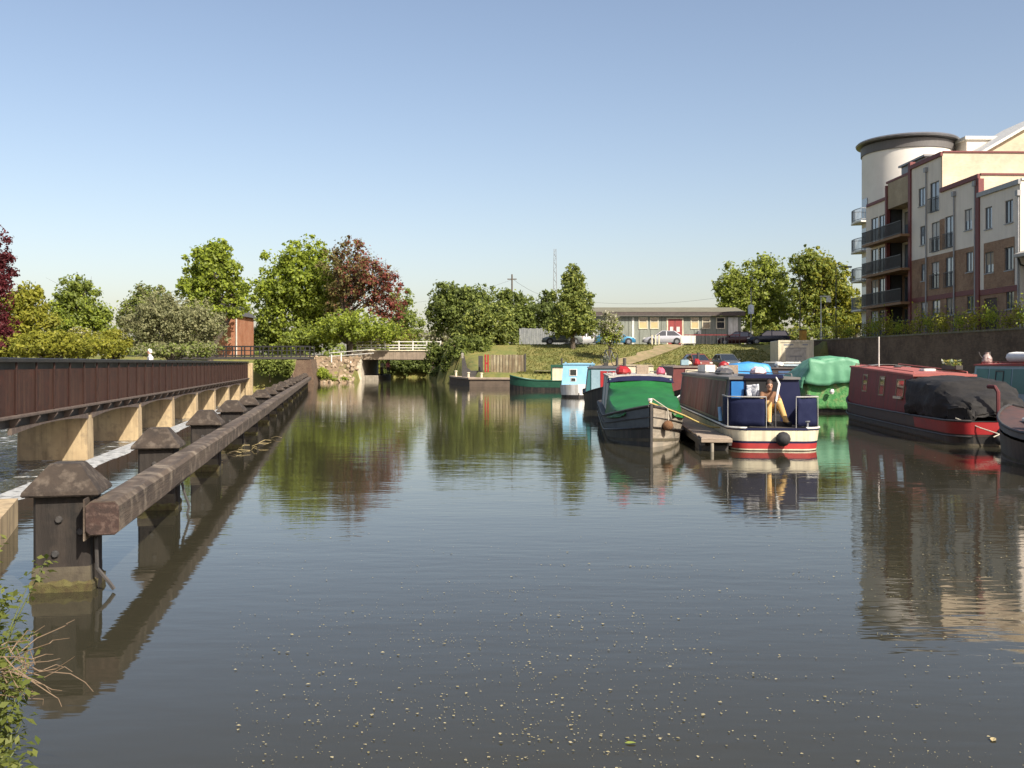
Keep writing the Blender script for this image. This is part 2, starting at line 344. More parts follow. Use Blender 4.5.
for i in range(NP):
    p = link('post', post_me[0], fd); p.location = (random.uniform(-.02, .02), i*sp, random.uniform(-.03, .02)); p.rotation_euler.z = random.uniform(-.03, .03)
    c = link('cap', cap_me, p); c.rotation_euler.z = random.uniform(-.03, .03)
    link('brace', brace_me, p); link('stain_band', stain_me, p)
    w = link('weed_fringe', weed_me[i % 3], p); w.location.z = .03
    if i < 4:
        for bx_, bz_ in ((-.02, .63), (-.05, .33), (.16, .52)):
            b = link('bolt', bolt_me, p); b.location = (bx_, 0, bz_)
MB().tube([(.30, -.25, .47), (.31, -.25, .2), (.42, -.3, .08), (.46, -.3, .02)], .018, 6).build('chain_hook', DSTEEL, fd)
MB().tube([(.36, 4.3, .49), (.4, 4.3, .3), (.47, 4.28, .1), (.44, 4.25, -.05)], .018, 6).build('chain_hook', DSTEEL, fd)

# low wing wall at the near end of the weir
ww = MB(); a, b = Vector((-6.1, 12.35, 0)), Vector((-4.95, 9.3, 0)); d = (b-a).normalized(); n = Vector((d.y, -d.x, 0))*-1
ww.loft([[p+Vector((0, 0, -1.3)), p+Vector((0, 0, .33)), p-Vector((.9, .25, -.33)), p-Vector((.9, .25, 1.3))] for p in (a, (a*2+b)/3, (a+b*2)/3, b)])
tag(ww.build('wing_wall', PIERM), 'low sunlit concrete wall beside the nearest fender post', 'wall')

# ------------------------------------------------------------------ road bridge, black footbridge, stony bank
rbm = M('bridge_concrete', (.30, .235, .17), (.21, .165, .12), 1.2, .9, bump=.3, streak=((.12, .095, .07), .7))
rb = thing('road_bridge', 'flat concrete road bridge with white railings over the canal arm', 'bridge', (-13.3, 115, 0))
BX((-4.6, 0, 2.36), (5.2, 14, 3.36), .04).build('deck_beam', rbm, rb)
BX((-4.8, -.12, 3.36), (5.4, .25, 3.5), .02).build('coping', CREAM, rb)
for xx in np.linspace(-4.5, 5.1, 7): BX((xx-.07, -.02, 3.5), (xx+.07, .12, 4.55), .015).build('rail_post', WHITE, rb)
for zz in (3.75, 4.05, 4.45): BX((-4.43, .02, zz-.05), (5.03, .08, zz+.05)).build('rail', WHITE, rb)
MB().loft([[(-5.3-s, -.5-s, z), (-3.95+s*.4, -.5-s, z), (-3.95+s*.4, 14, z), (-5.3-s, 14, z)] for s, z in ((.35, -1.5), (.25, .25), (.05, 1.0), (0, 3.3))]).build('abutment', M('pale_stone', (.55, .5, .4), (.38, .33, .25), 2, .9, bump=.4), rb)
BX((4.1, .0, -1.5), (6.2, 14, 2.36)).build('abutment', rbm, rb)
BX((-3.9, 1.5, -1), (-2.3, 14, .55), .04).build('towpath_shelf', CONC, rb)
BX((5.2, -.5, 2.36), (10.5, .1, 4.3), .05).build('wing_parapet', M_brick('brown_brick', (.24, .15, .09), (.33, .24, .15), (.3, .27, .2)), rb)
tb = thing('black_footbridge', 'black railed footbridge crossing the river behind the iron bridge', 'footbridge', (-24.2, 97.5, 0))
BX((-8.0, -.6, 2.35), (4.6, 1.6, 2.62), .02).build('deck', DSTEEL, tb)
MB().loft([[(3.3-s, -.5-s, z), (4.7+s, -.5-s, z), (4.7+s, 2+s, z), (3.3-s, 2+s, z)] for s, z in ((.5, -1.5), (.35, .3), (.12, 1.6), (0, 2.34))]).build('abutment', M('dark_earth', (.09, .055, .035), (.14, .095, .06), 1.5, .95, bump=.6, bdist=.1), tb)
for side in (-.6, 1.6):
    for zz in (2.75, 3.62): BX((-8, side-.04, zz-.05), (4.6, side+.04, zz+.05)).build('rail', BLACK, tb)
    BX((-8, side-.03, 3.2), (4.6, side+.03, 3.26)).build('rail', BLACK, tb)
    for k in range(15):
        xx = -8+k*.9; BX((xx-.05, side-.06, 2.6), (xx+.05, side+.06, 3.66)).build('baluster', BLACK, tb)
BX((-5.3, -.7, 2.62), (-5.1, -.5, 3.9)).build('gate_post', WHITE, tb)
wf = thing('white_fence', 'white two rail fence between the black footbridge and the road bridge', 'fence', (-19.3, 100, 0))
for k in range(5):
    xx = k*.95; gz_ = ground_at(-19.3+xx, 107+k*.5); BX((xx-.06, 6.9+k*.5, gz_-.2), (xx+.06, 7.02+k*.5, gz_+1.0+k*.06), .01).build('post', WHITE, wf)
for zz in (.55, .95):
    MB().tube([(-.3, 7, 2.5+zz*.9-.3), (4.2, 9.2, 2.75+zz*1.05-.25)], .04, 6).build('rail', M('worn_white', (.5, .49, .45), (.36, .35, .32), 4, .7), wf)
STONE = M('stone', (.36, .27, .175), (.25, .185, .12), 3, .95, bump=.6, extra=((.42, .36, .26), 6))
EARTH = M('bare_earth', (.27, .19, .115), (.18, .125, .075), 1.3, .95, bump=.7, bdist=.08, extra=((.13, .12, .04), .8))
m = MB(); rows = []; rg = np.random.default_rng(5)
for j in range(14):
    v = j/13; r = []
    for i in range(26):
        u = i/25; x = -22.4+5.8*u; y = 99.6+2.6*u+v*8.2; z = max(ground_at(x, y)+.12, -.25+2.95*v**.75)+rg.normal(0, .09); r.append((x, y+rg.normal(0, .1), z))
    rows.append(r)
tag(m.sheet(rows).build('earth_bank', EARTH, smooth=True), kind='structure')
st_me = []
for k in range(4):
    b_ = bmesh.new(); bmesh.ops.create_icosphere(b_, subdivisions=1, radius=.5)
    for v_ in b_.verts: v_.co = Vector((v_.co.x*rg.uniform(.8, 1.3), v_.co.y*rg.uniform(.7, 1.1), v_.co.z*rg.uniform(.55, .9)))
    me = bpy.data.meshes.new('stone'); b_.to_mesh(me); b_.free(); me.materials.append(STONE); st_me.append(me)
rub = thing('stone_rubble', 'tumbled stones at the foot of the brown bank beside the bridge', 'stones', (0, 0, 0))
for k in range(90):
    u = rg.random(); v = rg.random()**1.6; s = rg.uniform(.35, .75)*(1-.45*v)
    o = link('stone', st_me[k % 4], rub); o.location = (-22+5.8*u, 100.4+2.2*u+v*6, -.02+2.75*v**.75); o.scale = (s, s, s); o.rotation_euler = tuple(rg.uniform(0, 6, 3))

# ------------------------------------------------------------------ quay, sheet piles, gate on the far bank
m = MB(); P_ = [(-6.1, 97.5), (-5.0, 90.5), (-3.6, 84.6), (.9, 83.2), (.9, 87), (-2.5, 92), (-4.6, 98)]
m.loft([[(x, y, -1.5) for x, y in P_], [(x, y, .62) for x, y in P_]]); tag(m.build('landing_quay', M('quay_timber', (.16, .12, .085), (.1, .075, .055), 2, .9, bump=.3)), 'low curved landing quay with pale deck near the rusty screen', 'quay')
m = MB(); P2 = [(-6.15, 97.55), (-5.1, 90.4), (-3.68, 84.5), (.95, 83.1), (.95, 87), (-2.5, 92), (-4.6, 98)]
q_ = m.loft([[(x, y, .62) for x, y in P2], [(x, y, .76) for x, y in P2]]).build('deck', M('quay_top', (.42, .33, .24), (.32, .25, .18), 2, .9, bump=.3), bpy.data.objects['landing_quay'])
sw = thing('sheet_pile_wall', 'rust streaked corrugated steel screen standing behind the landing quay', 'wall', (-1.9, 88.2, .7))
SHEET = M('rusty_sheet', (.30, .265, .17), (.17, .125, .07), 1.2, .8, bump=.2, streak=((.07, .045, .025), .9))
sm = MB().prism([(0, 0), (.09, .0), (.12, .05), (.24, .05), (.274, 0), (.274, .04), (.245, .09), (.115, .09), (.085, .04), (0, .04)], 'z', 0, 2.02).mesh(SHEET)
for k in range(11): link('sheet', sm, sw).location = (.272*k, 0, random.uniform(-.03, .03))
BX((3.0, -.05, -.2), (3.14, .12, 2.12)).build('end_post', DSTEEL, sw)
RED = M('red_paint', (.33, .02, .022), (.24, .016, .018), 4, .5)
gt = thing('red_gate_post', 'pair of red posts at the left end of the rusty screen', 'post', (-2.35, 88.0, .7))
for dx in (0, .24): BX((dx-.07, -.07, 0), (dx+.07, .07, 2.05), .02).build('post', RED, gt)
BX((0, -.02, 1.2), (.24, .02, 1.35)).build('bar', RED, gt)
dk = thing('steel_wing', 'dark steel wing plates with raised tips beside the red posts', 'barrier', (-4.1, 89, .7))
MB().prism([(-.35, 0), (-.35, 2.05), (-.15, 1.95), (.1, .9), (.45, .62), (1.55, .62), (1.55, 0)], 'y', -.08, .08).build('plate', DSTEEL, dk)
BX((-.42, -.1, 1.7), (-.2, .1, 2.2), .03).build('tip', M('grey_tip', (.3, .27, .22)), dk)
BX((1.1, .1, 0), (1.5, .3, 1.95)).build('side_plate', DSTEEL, dk)
for k, (bx_, by_, h) in enumerate(((-5.2, 92.8, .55), (-4.35, 89.2, .5), (-3.75, 86, .45), (-2.6, 84.9, .42))):
    t = thing('mooring_bollard', ('pale bollard at the far left tip of the landing quay', 'pale bollard second from the left tip of the quay', 'small pale bollard at the bend of the landing quay', 'short bollard on the front edge of the quay')[k], 'bollard', (bx_, by_, .76), 0, 'bollards on the landing quay')
    MB().lathe([(.11, 0), (.1, h*.75), (.15, h*.8), (.15, h*.95), (.07, h)], n=10).build('shaft', CREAM, t, True)

# ------------------------------------------------------------------ retaining wall on the right
DBR = M_brick('dark_wall_brick', (.115, .07, .038), (.19, .12, .07), (.14, .11, .07))
rw = thing('retaining_wall', 'tall dark brick retaining wall behind the right hand boats', 'wall', (0, 0, 0))
wl = [(34.2, 10), (31.9, 33), (29.6, 57), (27.15, 85), (26.6, 92)]
m = MB(); m.loft([[(x, y, -2), (x, y, 3.94), (x+.5, y+.04, 3.94), (x+.5, y+.04, -2)] for x, y in wl]).build('brickwork', DBR, rw)
m = MB(); m.loft([[(x-.06, y, 3.94), (x-.06, y, 4.06), (x+.56, y, 4.06), (x+.56, y, 3.94)] for x, y in wl]).build('coping', M('wall_coping', (.2, .17, .12), (.13, .11, .07), 3, .9, bump=.3, extra=((.13, .13, .04), 5)), rw)
def wall_x(y): return float(np.interp(y, [w[1] for w in wl], [w[0] for w in wl]))
ra = thing('railing', 'dark metal railing along the top of the retaining wall', 'railing', (0, 0, 0))
for zz in (4.35, 5.15): MB().tube([(wall_x(y)+.95, y, zz) for y in (40, 57, 71, 85, 91)], .018, 5).build('rail', BLACK, ra)
bar_me = BX((-.012, -.012, 3.85), (.012, .012, 5.25)).mesh(BLACK)
for k in range(100):
    y = 50+k*.41; link('bar', bar_me, ra).location = (wall_x(y)+.95, y, 0)

# ------------------------------------------------------------------ apartment building
REND = M('cream_render', (.74, .665, .57), (.68, .61, .52), .8, .9, bump=.15, streak=((.63, .56, .48), .35)); TREND = M('white_render', (.76, .72, .65), (.7, .66, .59), .8, .9, bump=.12)
BRK = M_brick('brown_brickwork', (.27, .145, .08), (.36, .215, .125), (.3, .24, .17)); TBRK = M_brick('tan_brickwork', (.42, .33, .22), (.36, .28, .18), (.4, .34, .25))
PBRK = M_brick('pale_brickwork', (.66, .55, .40), (.58, .465, .32), (.6, .52, .4))
MAR = M('maroon_trim', (.16, .032, .028), (.125, .026, .024), 4, .6)
GTRIM = M('grey_trim', (.30, .30, .30), (.24, .24, .24), 4, .5)
FRM = M('window_frame_grey', (.14, .145, .15), (.11, .115, .12), 8, .5)
WGL = M_glass('window_glass', (.16, .19, .22), .04)
PGL = M_glass('dim_window_glass', (.05, .06, .07), .04); BLN1 = M('pale_blind', (.5, .49, .46), (.44, .43, .4), 9, .6); BLN2 = M('buff_curtain', (.36, .3, .22), (.28, .23, .17), 14, .8, stretch=(1, 6, .2))
SOFF = M('wood_soffit', (.24, .13, .06), (.18, .1, .045), 3, .7, stretch=(1, 6, 1))
ZINC = M('zinc', (.20, .195, .2), (.15, .15, .155), 3, .45, metal=.5)
AY0, SL = 89.0, .03; AC = math.cos(math.atan(SL))
ap = thing('apartment_building', 'cream and brown brick apartment block with round corner tower and balconies', 'building', (31.4, AY0, 0), math.atan(SL))
def fy(px): return (34.07/((px-512)/F+SL)-AY0)/AC
def fp(px, py):
    Y = 34.07/((px-512)/F+SL); return (Y-AY0)/AC, EYE+(HZ-py)/F*Y
def holes_wall(name, mat, ya, yb, za, zb, holes, parent, x=0., dep=.14):
    hs = [h for h in holes if h[0] >= ya-.01 and h[1] <= yb+.01 and h[3] > za and h[2] < zb]
    hs = [(a_, b_, max(c_, za), min(d_, zb)) for a_, b_, c_, d_ in hs]
    Ys = sorted({ya, yb, *[v for h in hs for v in h[:2]]}); Zs = sorted({za, zb, *[v for h in hs for v in h[2:]]}); m = MB()
    for i in range(len(Ys)-1):
        for j in range(len(Zs)-1):
            cy, cz = (Ys[i]+Ys[i+1])/2, (Zs[j]+Zs[j+1])/2
            if any(a_ < cy < b_ and c_ < cz < d_ for a_, b_, c_, d_ in hs): continue
            m.add([(x, Ys[i], Zs[j]), (x, Ys[i+1], Zs[j]), (x, Ys[i+1], Zs[j+1]), (x, Ys[i], Zs[j+1])], [(0, 1, 2, 3)])
    for a_, b_, c_, d_ in hs:
        e = x+dep; m.add([(x, a_, c_), (x, b_, c_), (x, b_, d_), (x, a_, d_), (e, a_, c_), (e, b_, c_), (e, b_, d_), (e, a_, d_)], [(0, 1, 5, 4), (1, 2, 6, 5), (2, 3, 7, 6), (3, 0, 4, 7)])
    return m.build(name, mat, parent)
def add_window(parent, h, x=0., mull=1, sill=True, dep=.09):
    a_, b_, c_, d_ = h; f_ = .06; m = MB(); e = x+dep
    m.box((e-.03, a_, c_), (e+.04, a_+f_, d_)).box((e-.03, b_-f_, c_), (e+.04, b_, d_)).box((e-.028, a_+f_, c_), (e+.038, b_-f_, c_+f_)).box((e-.028, a_+f_, d_-f_), (e+.038, b_-f_, d_))
    for k in range(mull):
        yc = a_+(b_-a_)*(k+1)/(mull+1); m.box((e-.026, yc-.035, c_+f_), (e+.036, yc+.035, d_-f_))
    w = m.build('window', FRM, parent)
    BX((e+.01, a_+.02, c_+.02), (e+.02, b_-.02, d_-.02)).build('pane', WGL if random.random() < .6 else PGL, w)
    if random.random() < .45: zc = c_+(d_-c_)*random.uniform(.35, .75); BX((e+.004, a_+.07, zc), (e+.0095, b_-.07, d_-.07)).build('blind', random.choice((BLN1, BLN2)), w)
    if sill: BX((x-.07, a_-.05, c_-.07), (x+.05, b_+.05, c_-.004)).build('sill', GTRIM, w)
    return w
def hole(x0, x1, y0, y1):
    yb, zb = fp((x0+x1)/2, y1); _, zt = fp((x0+x1)/2, y0); return (fy(x1), fy(x0), zb, zt)
yA0, yAB, yBC, yCD, yD = fy(866), fy(911), fy(941), fy(978), fy(1018.5)
zG, zBR = 3.9, 10.1; TOPS = dict(B=17.6, C=14.9, D=13.6)
wins = [hole(*w) for w in ((918.5, 925, 188, 206), (920, 926, 226, 245), (964.5, 972, 209, 230), (921, 926, 264, 281), (966, 973, 252, 272), (985, 992, 207, 229), (1005, 1013, 200, 223),
        (985, 994, 252, 273), (1005, 1014, 247, 270), (921, 927.5, 302, 318), (932, 943, 300, 316), (946, 954, 298, 315), (967, 974, 296, 312), (1006, 1014, 291, 309))]
frs = [hole(*w) for w in ((930, 939, 182, 212), (931.5, 939.5, 222, 252), (945, 954, 216, 248), (931.5, 939, 262, 289), (945.5, 954, 257, 287))]
# keep each opening inside its own bay
def fit(h):
    for s_, e_ in ((yD, yCD), (yCD, yBC), (yBC, yAB)):
        if s_ < (h[0]+h[1])/2 < e_: return (max(h[0], s_+.15), min(h[1], e_-.15), h[2], h[3])
    return h
wins = [fit(h) for h in wins]; frs = [fit(h) for h in frs]
door = fit(hole(984, 997, 298, 325)); door = (door[0], door[1], 4.1, door[3])
allh = wins+frs+[door]
for nm, s_, e_, zt in (('B', yBC, yAB, TOPS['B']), ('C', yCD, yBC, TOPS['C']), ('D', yD, yCD, TOPS['D'])):
    if nm == 'D':
        pass
        holes_wall('wall', BRK, s_, e_, zG, 6.9, allh, ap); holes_wall('wall', REND, s_, e_, 6.9, zt, allh, ap, 0.)
    else:
        holes_wall('wall', BRK, s_, e_, zG, zBR, allh, ap); holes_wall('wall', REND, s_, e_, zBR, zt, allh, ap)
    BX((.3, s_+.01, zG), (11.9, e_-.01, zt-.25)).build('core', M('dark_room', (.05, .05, .05)), ap)
    BX((0, s_, zt-.24), (12, e_, zt-.02)).build('roof', ZINC, ap)
brick_ins = holes_wall('brick_inset', BRK, fy(1014.8), fy(984.2), 7.0, 10.1, allh, ap, -.03, .1)
for h in wins: add_window(ap, h, mull=1 if h[1]-h[0] > .6 else 0)
for h in frs:
    w = add_window(ap, h, mull=1, sill=False); zc = h[2]+1.05; m = MB().box((-.14, h[0]-.12, zc), (-.1, h[1]+.12, zc+.05)).box((-.14, h[0]-.12, h[2]+.02), (-.1, h[1]+.12, h[2]+.07))
    n_ = max(5, int((h[1]-h[0])/.13))
    for k in range(n_+1): yk = h[0]-.1+(h[1]-h[0]+.2)*k/n_; m.box((-.13, yk-.014, h[2]+.07), (-.11, yk+.014, zc))
    m.build('balcony_rail', BLACK, w)
for (p0, p1, q0, q1) in ((939.7, 944.8, 219, 250),): 
    h = hole(p0, p1, q0, q1); BX((-.012, h[0], h[2]), (.0-.002, h[1], h[3])).build('brick_inset', BRK, ap)
dr = BX((.08, door[0]+.01, door[2]), (.12, door[1]-.01, door[3]-.01)).build('door', M('brown_door', (.06, .03, .022)), ap)
# end walls that face the near side
for nm, y_, za, zb, mt in (('B', yBC, TOPS['C']-.3, TOPS['B'], PBRK), ('C', yCD, TOPS['D']-.3, TOPS['C'], PBRK), ('D', yD, zG, TOPS['D'], REND)):
    BX((.003, y_-.20, za), (12, y_-.012, zb-.03)).build('gable_wall', mt, ap)
for y_, zt, mt, y2 in ((yBC, TOPS['B'], MAR, yAB), (yCD, TOPS['C'], MAR, yBC), (yD, TOPS['D'], GTRIM, yCD)):
    BX((-.14, y_-.21, zt-.26), (.06, y2-.02, zt+.06), .01).build('cornice', mt, ap)
    BX((.065, y_-.28, zt-.02), (12.1, y_-.02, zt+.10)).build('gable_coping', mt if mt is not GTRIM else WHITE, ap)
BX((-.1, yCD-.28, zG), (.28, yCD+.18, TOPS['C']-.27)).build('pilaster', MAR, ap)
BX((-.12, yAB-.12, zG), (.3, yAB+.30, TOPS['B']+.35)).build('pilaster', MAR, ap)
BX((-.05, yCD+.2, 6.75), (-.002, yAB-.2, 7.1)).build('band', MAR, ap)
BX((-.05, yD, 6.6), (-.002, yCD-.3, 6.98)).build('band', MAR, ap)
for px, zt in ((927, 16.6), (955, 14.0), (976, 14.2), (1019.5, 12.6)):
    y_ = fy(px); m = MB().tube([(-.09, y_, 4.1), (-.09, y_, zt)], .06, 8); m.box((-.22, y_-.16, zt), (.0-.003, y_+.16, zt+.35)); m.build('drainpipe', GTRIM, ap)
# balcony bay A
yP = fy(887); lv = [4.2+2.7*k for k in range(5)]
ha = []
for k, z in enumerate(lv[:4]):
    ha += [(fy(885.5), fy(879), z+.12, z+2.3), (fy(878), fy(871), z+.12, z+2.3)]
holes_wall('wall', BRK, yP, yA0, zG, zBR, ha, ap); holes_wall('wall', REND, yP, yA0, zBR, 15.9, ha, ap)
for h in ha: add_window(ap, h, sill=False)
BX((-.1, yP-.2, 15.75), (.2, yA0-.3, 16.0)).build('cornice', MAR, ap)
BX((.35, yP+.02, zG), (8, yA0-.3, 15.9)).build('core', MATS['dark_room'], ap)
hb = []
for z in lv[:4]: hb += [(yAB+.5, yAB+1.7, z+.1, z+2.3), (yAB+2.1, yP-.35, z+.1, z+2.3)]
holes_wall('recess_wall', BRK, yAB, yP, zG, 9.9, hb, ap, 1.3); holes_wall('recess_wall', REND, yAB, yP, 9.9, 17.2, hb, ap, 1.3)
for h in hb: add_window(ap, h, 1.3, 1, False)
BX((1.6, yAB+.02, zG), (9, yP-.02, 17.2)).build('core', MATS['dark_room'], ap)
BX((0, yAB+.31, 14.9), (1.29, yP-.17, 17.05)).build('upper_wall', TBRK, ap); BX((-.03, yAB+.31, 17.06), (9, yP+.15, 17.25)).build('roof', MAR, ap)
BX((-.12, yP-.16, zG), (.2, yP+.16, 16.9)).build('pilaster', MAR, ap)
for z in lv[1:4]:
    bl = BX((-.85, yAB-.02, z-.22), (1.28, yA0-1.2, z-.02)).build('balcony', SOFF, ap)
    m = MB().box((-.86, yAB, z+1.0), (-.80, yA0-1.2, z+1.06)).box((-.86, yAB, z+.02), (-.80, yA0-1.2, z+.08)); nb = 64
    for k in range(nb+1): y_ = yAB+.02+(yA0-1.24-yAB)*k/nb; m.box((-.845, y_-.018, z+.08), (-.815, y_+.018, z+1.0))
    m.build('railing', BLACK, bl)
    
# round corner tower
tc_ = Vector((5.1, 3.0, 0)); TR = 3.95
m = MB(); m.lathe([(TR, zG), (TR, 21.5)], tc_, 56); m.build('tower_wall', TREND, ap, True)
m = MB(); m.lathe([(TR+.02, 21.1), (TR+.10, 21.12), (TR+.10, 21.9), (TR+.02, 21.92)], tc_, 56, cap=False); m.build('tower_band', M('ribbed_metal', (.13, .12, .115), (.09, .085, .08), 30, .6, stretch=(1, 1, .05)), ap, True)
m = MB(); m.lathe([(TR*.9, 21.9), (TR+.5, 22.02), (TR+.56, 22.16), (TR+.42, 22.3), (.2, 22.45)], tc_, 56); m.build('tower_roof', ZINC, ap, True)
BX((tc_.x-3.2, tc_.y-4.9, 14.6), (tc_.x-.9, tc_.y-4.0, 16.6)).build('roof_vent', ZINC, ap)
for z in (6.9, 9.6, 12.3, 15.0):
    a0 = 178; m = MB(); A_ = [R(a0+d_) for d_ in range(-17, 18, 3)]; prof = [(tc_.x+(TR-.1)*math.cos(t), tc_.y+(TR-.1)*math.sin(t)) for t in A_]+[(tc_.x+(TR+.95)*math.cos(t), tc_.y+(TR+.95)*math.sin(t)) for t in A_[::-1]]
    b_ = m.prism(prof, 'z', z-.16, z).build('tower_balcony', WHITE, ap)
    m = MB(); pts = [(tc_.x+(TR+.9)*math.cos(t), tc_.y+(TR+.9)*math.sin(t)) for t in A_]
    pts = [(tc_.x+(TR)*math.cos(A_[0]), tc_.y+TR*math.sin(A_[0]))]+pts+[(tc_.x+TR*math.cos(A_[-1]), tc_.y+TR*math.sin(A_[-1]))]
    for zz in (z+.12, z+1.1): m.tube([(x, y, zz) for x, y in pts], .03, 5)
    for i in range(len(pts)-1):
        for t in ((0, .33, .66) if i in (0, len(pts)-2) else (0, .5)):
            x, y = pts[i][0]+(pts[i+1][0]-pts[i][0])*t, pts[i][1]+(pts[i+1][1]-pts[i][1])*t; m.tube([(x, y, z), (x, y, z+1.1)], .016, 4)
    m.build('railing', STEEL, b_)
    BX((tc_.x-TR-.03, tc_.y-.6, z+.02), (tc_.x-TR+.3, tc_.y+.6, z+2.1)).build('balcony_door', WGL, b_)
# roof housings and the pitched block behind
BX((8.7, -1, 17.5), (11.2, 3.5, 21.7)).build('roof_housing', REND, ap); BX((8.5, -1.2, 21.7), (11.4, 3.7, 22.0)).build('roof_cap', WHITE, ap)
BX((1.6, -8.6, 17.5), (5.0, -4.0, 18.6)).build('roof_housing', ZINC, ap); BX((1.4, -8.8, 18.6), (5.2, -3.8, 18.76)).build('roof_cap', ZINC, ap)
yg = -7.0; poly = [(7.1, 17.4), (7.1, 19.25), (13.8, 23.1), (20.5, 19.25), (20.5, 17.4)]
MB().prism(poly, 'y', yg, yg+9).build('rear_gable', PBRK, ap)
for s_ in (-1, 1):
    e0, e1 = (6.6 if s_ < 0 else 21.0), 13.8; MB().prism([(e0, 19.0), (e1, 23.14), (e1, 23.38), (e0, 19.24)], 'y', yg-.5, yg+9.4).build('rear_roof', WHITE if s_ < 0 else ZINC, ap)
# near porch wing with its own eave at the right edge
BX((.4, yD-9, zG), (10, yD-.25, 8.9)).build('wing_wall', REND, ap)
MB().prism([(-.5, 8.85), (5, 11.1), (10.4, 8.85), (10.4, 8.65), (-.5, 8.65)], 'y', yD-9.4, yD-.3).build('wing_roof', M('pale_tiles', (.42, .4, .36), (.33, .31, .28), 6, .8, bump=.4), ap)
MB().tube([(-.35, yD-.6, 8.6), (-.2, yD-.6, 8.2), (.3, yD-.6, 8.0), (.3, yD-.6, 4.2)], .07, 8).build('downpipe', BLACK, ap)

# ------------------------------------------------------------------ single storey hut, brick house
hut = thing('green_hut', 'long grey green single storey hut with red door behind the car park', 'building', (0, 110, 3.85))
HUTM = M('green_grey_cladding', (.25, .265, .22), (.2, .215, .175), 1.2, .7, stretch=(9, 9, .4), streak=((.13, .14, .11), 2))
hx = lambda px: (px-512)/F*110
hz = lambda py: EYE+(HZ-py)/F*110-3.85
x0_, x1_ = hx(582), hx(741); ev = hz(316)
BX((x0_, 0, -.3), (x1_, 6.6, ev), 0).build('wall', HUTM, hut)
seam = BX((-.03, -.025, 0), (.03, -.002, ev-.02)).mesh(M('seam', (.14, .15, .12)))
for k in range(15): link('seam', seam, hut).location.x = x0_+.3+k*(x1_-x0_-.6)/14
BX((x0_-.35, -.55, ev), (x1_+.35, -.40, ev+.42)).build('fascia', M('brown_fascia', (.085, .065, .055)), hut)
BX((x0_-.3, -.40, ev+.02), (x1_+.3, .0, ev+.1)).build('soffit', WHITE, hut)
MB().prism([(-.58, ev+.425), (4.2, ev+1.18), (7.4, ev+.6), (7.4, ev+.45)], 'x', x0_-.4, x1_+.4).build('roof', M('mossy_roof', (.17, .155, .11), (.13, .125, .085), 1.1, .95, bump=.3, extra=((.16, .15, .09), 3)), hut)
BLIND = M('yellow_blind', (.55, .42, .2), (.45, .35, .18), 3, .8)
for k, (p0, p1, bl_) in enumerate(((638.5, 647.5, 1), (650, 658.5, 1), (690.5, 698.8, 1), (702, 710.3, 0), (716, 725, 0))):
    a_, b_, c_, d_ = hx(p0), hx(p1), hz(329), hz(316.8)-.05
    m = MB(); f_ = .1; m.box((a_, -.07, c_), (a_+f_, .03, d_)).box((b_-f_, -.07, c_), (b_, .03, d_)).box((a_+f_, -.068, c_), (b_-f_, .03, c_+f_)).box((a_+f_, -.068, d_-f_), (b_-f_, .03, d_)).box((a_+f_, -.066, (c_+d_)/2+.1), (b_-f_, .03, (c_+d_)/2+.17))
    w = m.build('window', CREAM, hut); BX((a_+.05, -.03, c_+.05), (b_-.05, -.02, d_-.05)).build('pane', GLASS, w)
    if bl_: BX((a_+f_, -.045, c_+f_), (b_-f_, -.035, (c_+d_)/2+.1)).build('blind', BLIND, w)
a_, b_ = hx(668), hx(682); m = MB(); d_ = hz(317.2)-.05
m.box((a_-.16, -.06, 0), (a_, .04, d_)).box((b_, -.06, 0), (b_+.16, .04, d_)).box((a_, -.058, d_-.16), (b_, .04, d_)); m.build('door_frame', CREAM, hut)
dd = BX((a_, -.04, 0), (b_, .02, d_-.16)).build('door', M('faded_red_door', (.30, .05, .045), (.24, .04, .036), 3, .6), hut)
BX(((a_+b_)/2-.02, -.055, 0), ((a_+b_)/2+.02, -.042, d_-.2)).build('seam', BLACK, dd)
for s_ in (-1, 1): BX(((a_+b_)/2+s_*.36-.2, -.06, d_*.5), ((a_+b_)/2+s_*.36+.15, -.045, d_*.68)).build('glazing', WHITE, dd)
BX((hx(728), -.05, hz(337)), (hx(738), .0-.003, hz(316.9)-.05), .02).build('white_panel', WHITE, hut)
BX((hx(698), -.04, hz(334)), (hx(701), -.003, hz(330))).build('notice', WHITE, hut)
BX((hx(632), -.05, hz(345)), (hx(634), -.003, hz(316.9)-.05)).build('cover_strip', WHITE, hut)
hs = thing('brick_house', 'red brick house corner glimpsed between the left bank trees', 'building', at(225, 350, 112)*Vector((1, 1, 0))+Vector((0, 0, 2.2)))
BX((-3.4, 0, -.5), (1.4, 7, 5.1)).build('wall', M_brick('orange_brick', (.40, .155, .075), (.33, .12, .06), (.35, .28, .2)), hs)
MB().prism([(-3.8, 5.1), (1.7, 5.1), (-1, 7.4)], 'y', -.3, 7.3).build('roof', M('slate', (.08, .08, .085), (.06, .06, .065), 4, .7, bump=.2), hs)
BX((1.25, -.12, -.5), (1.37, -.003, 5.0)).build('drainpipe', WHITE, hs)
w = BX((-2.7, -.06, 2.6), (-1.4, .02, 4.2)).build('window', WHITE, hs); BX((-2.6, -.075, 2.7), (-1.5, -.062, 4.1)).build('pane', GLASS, w)

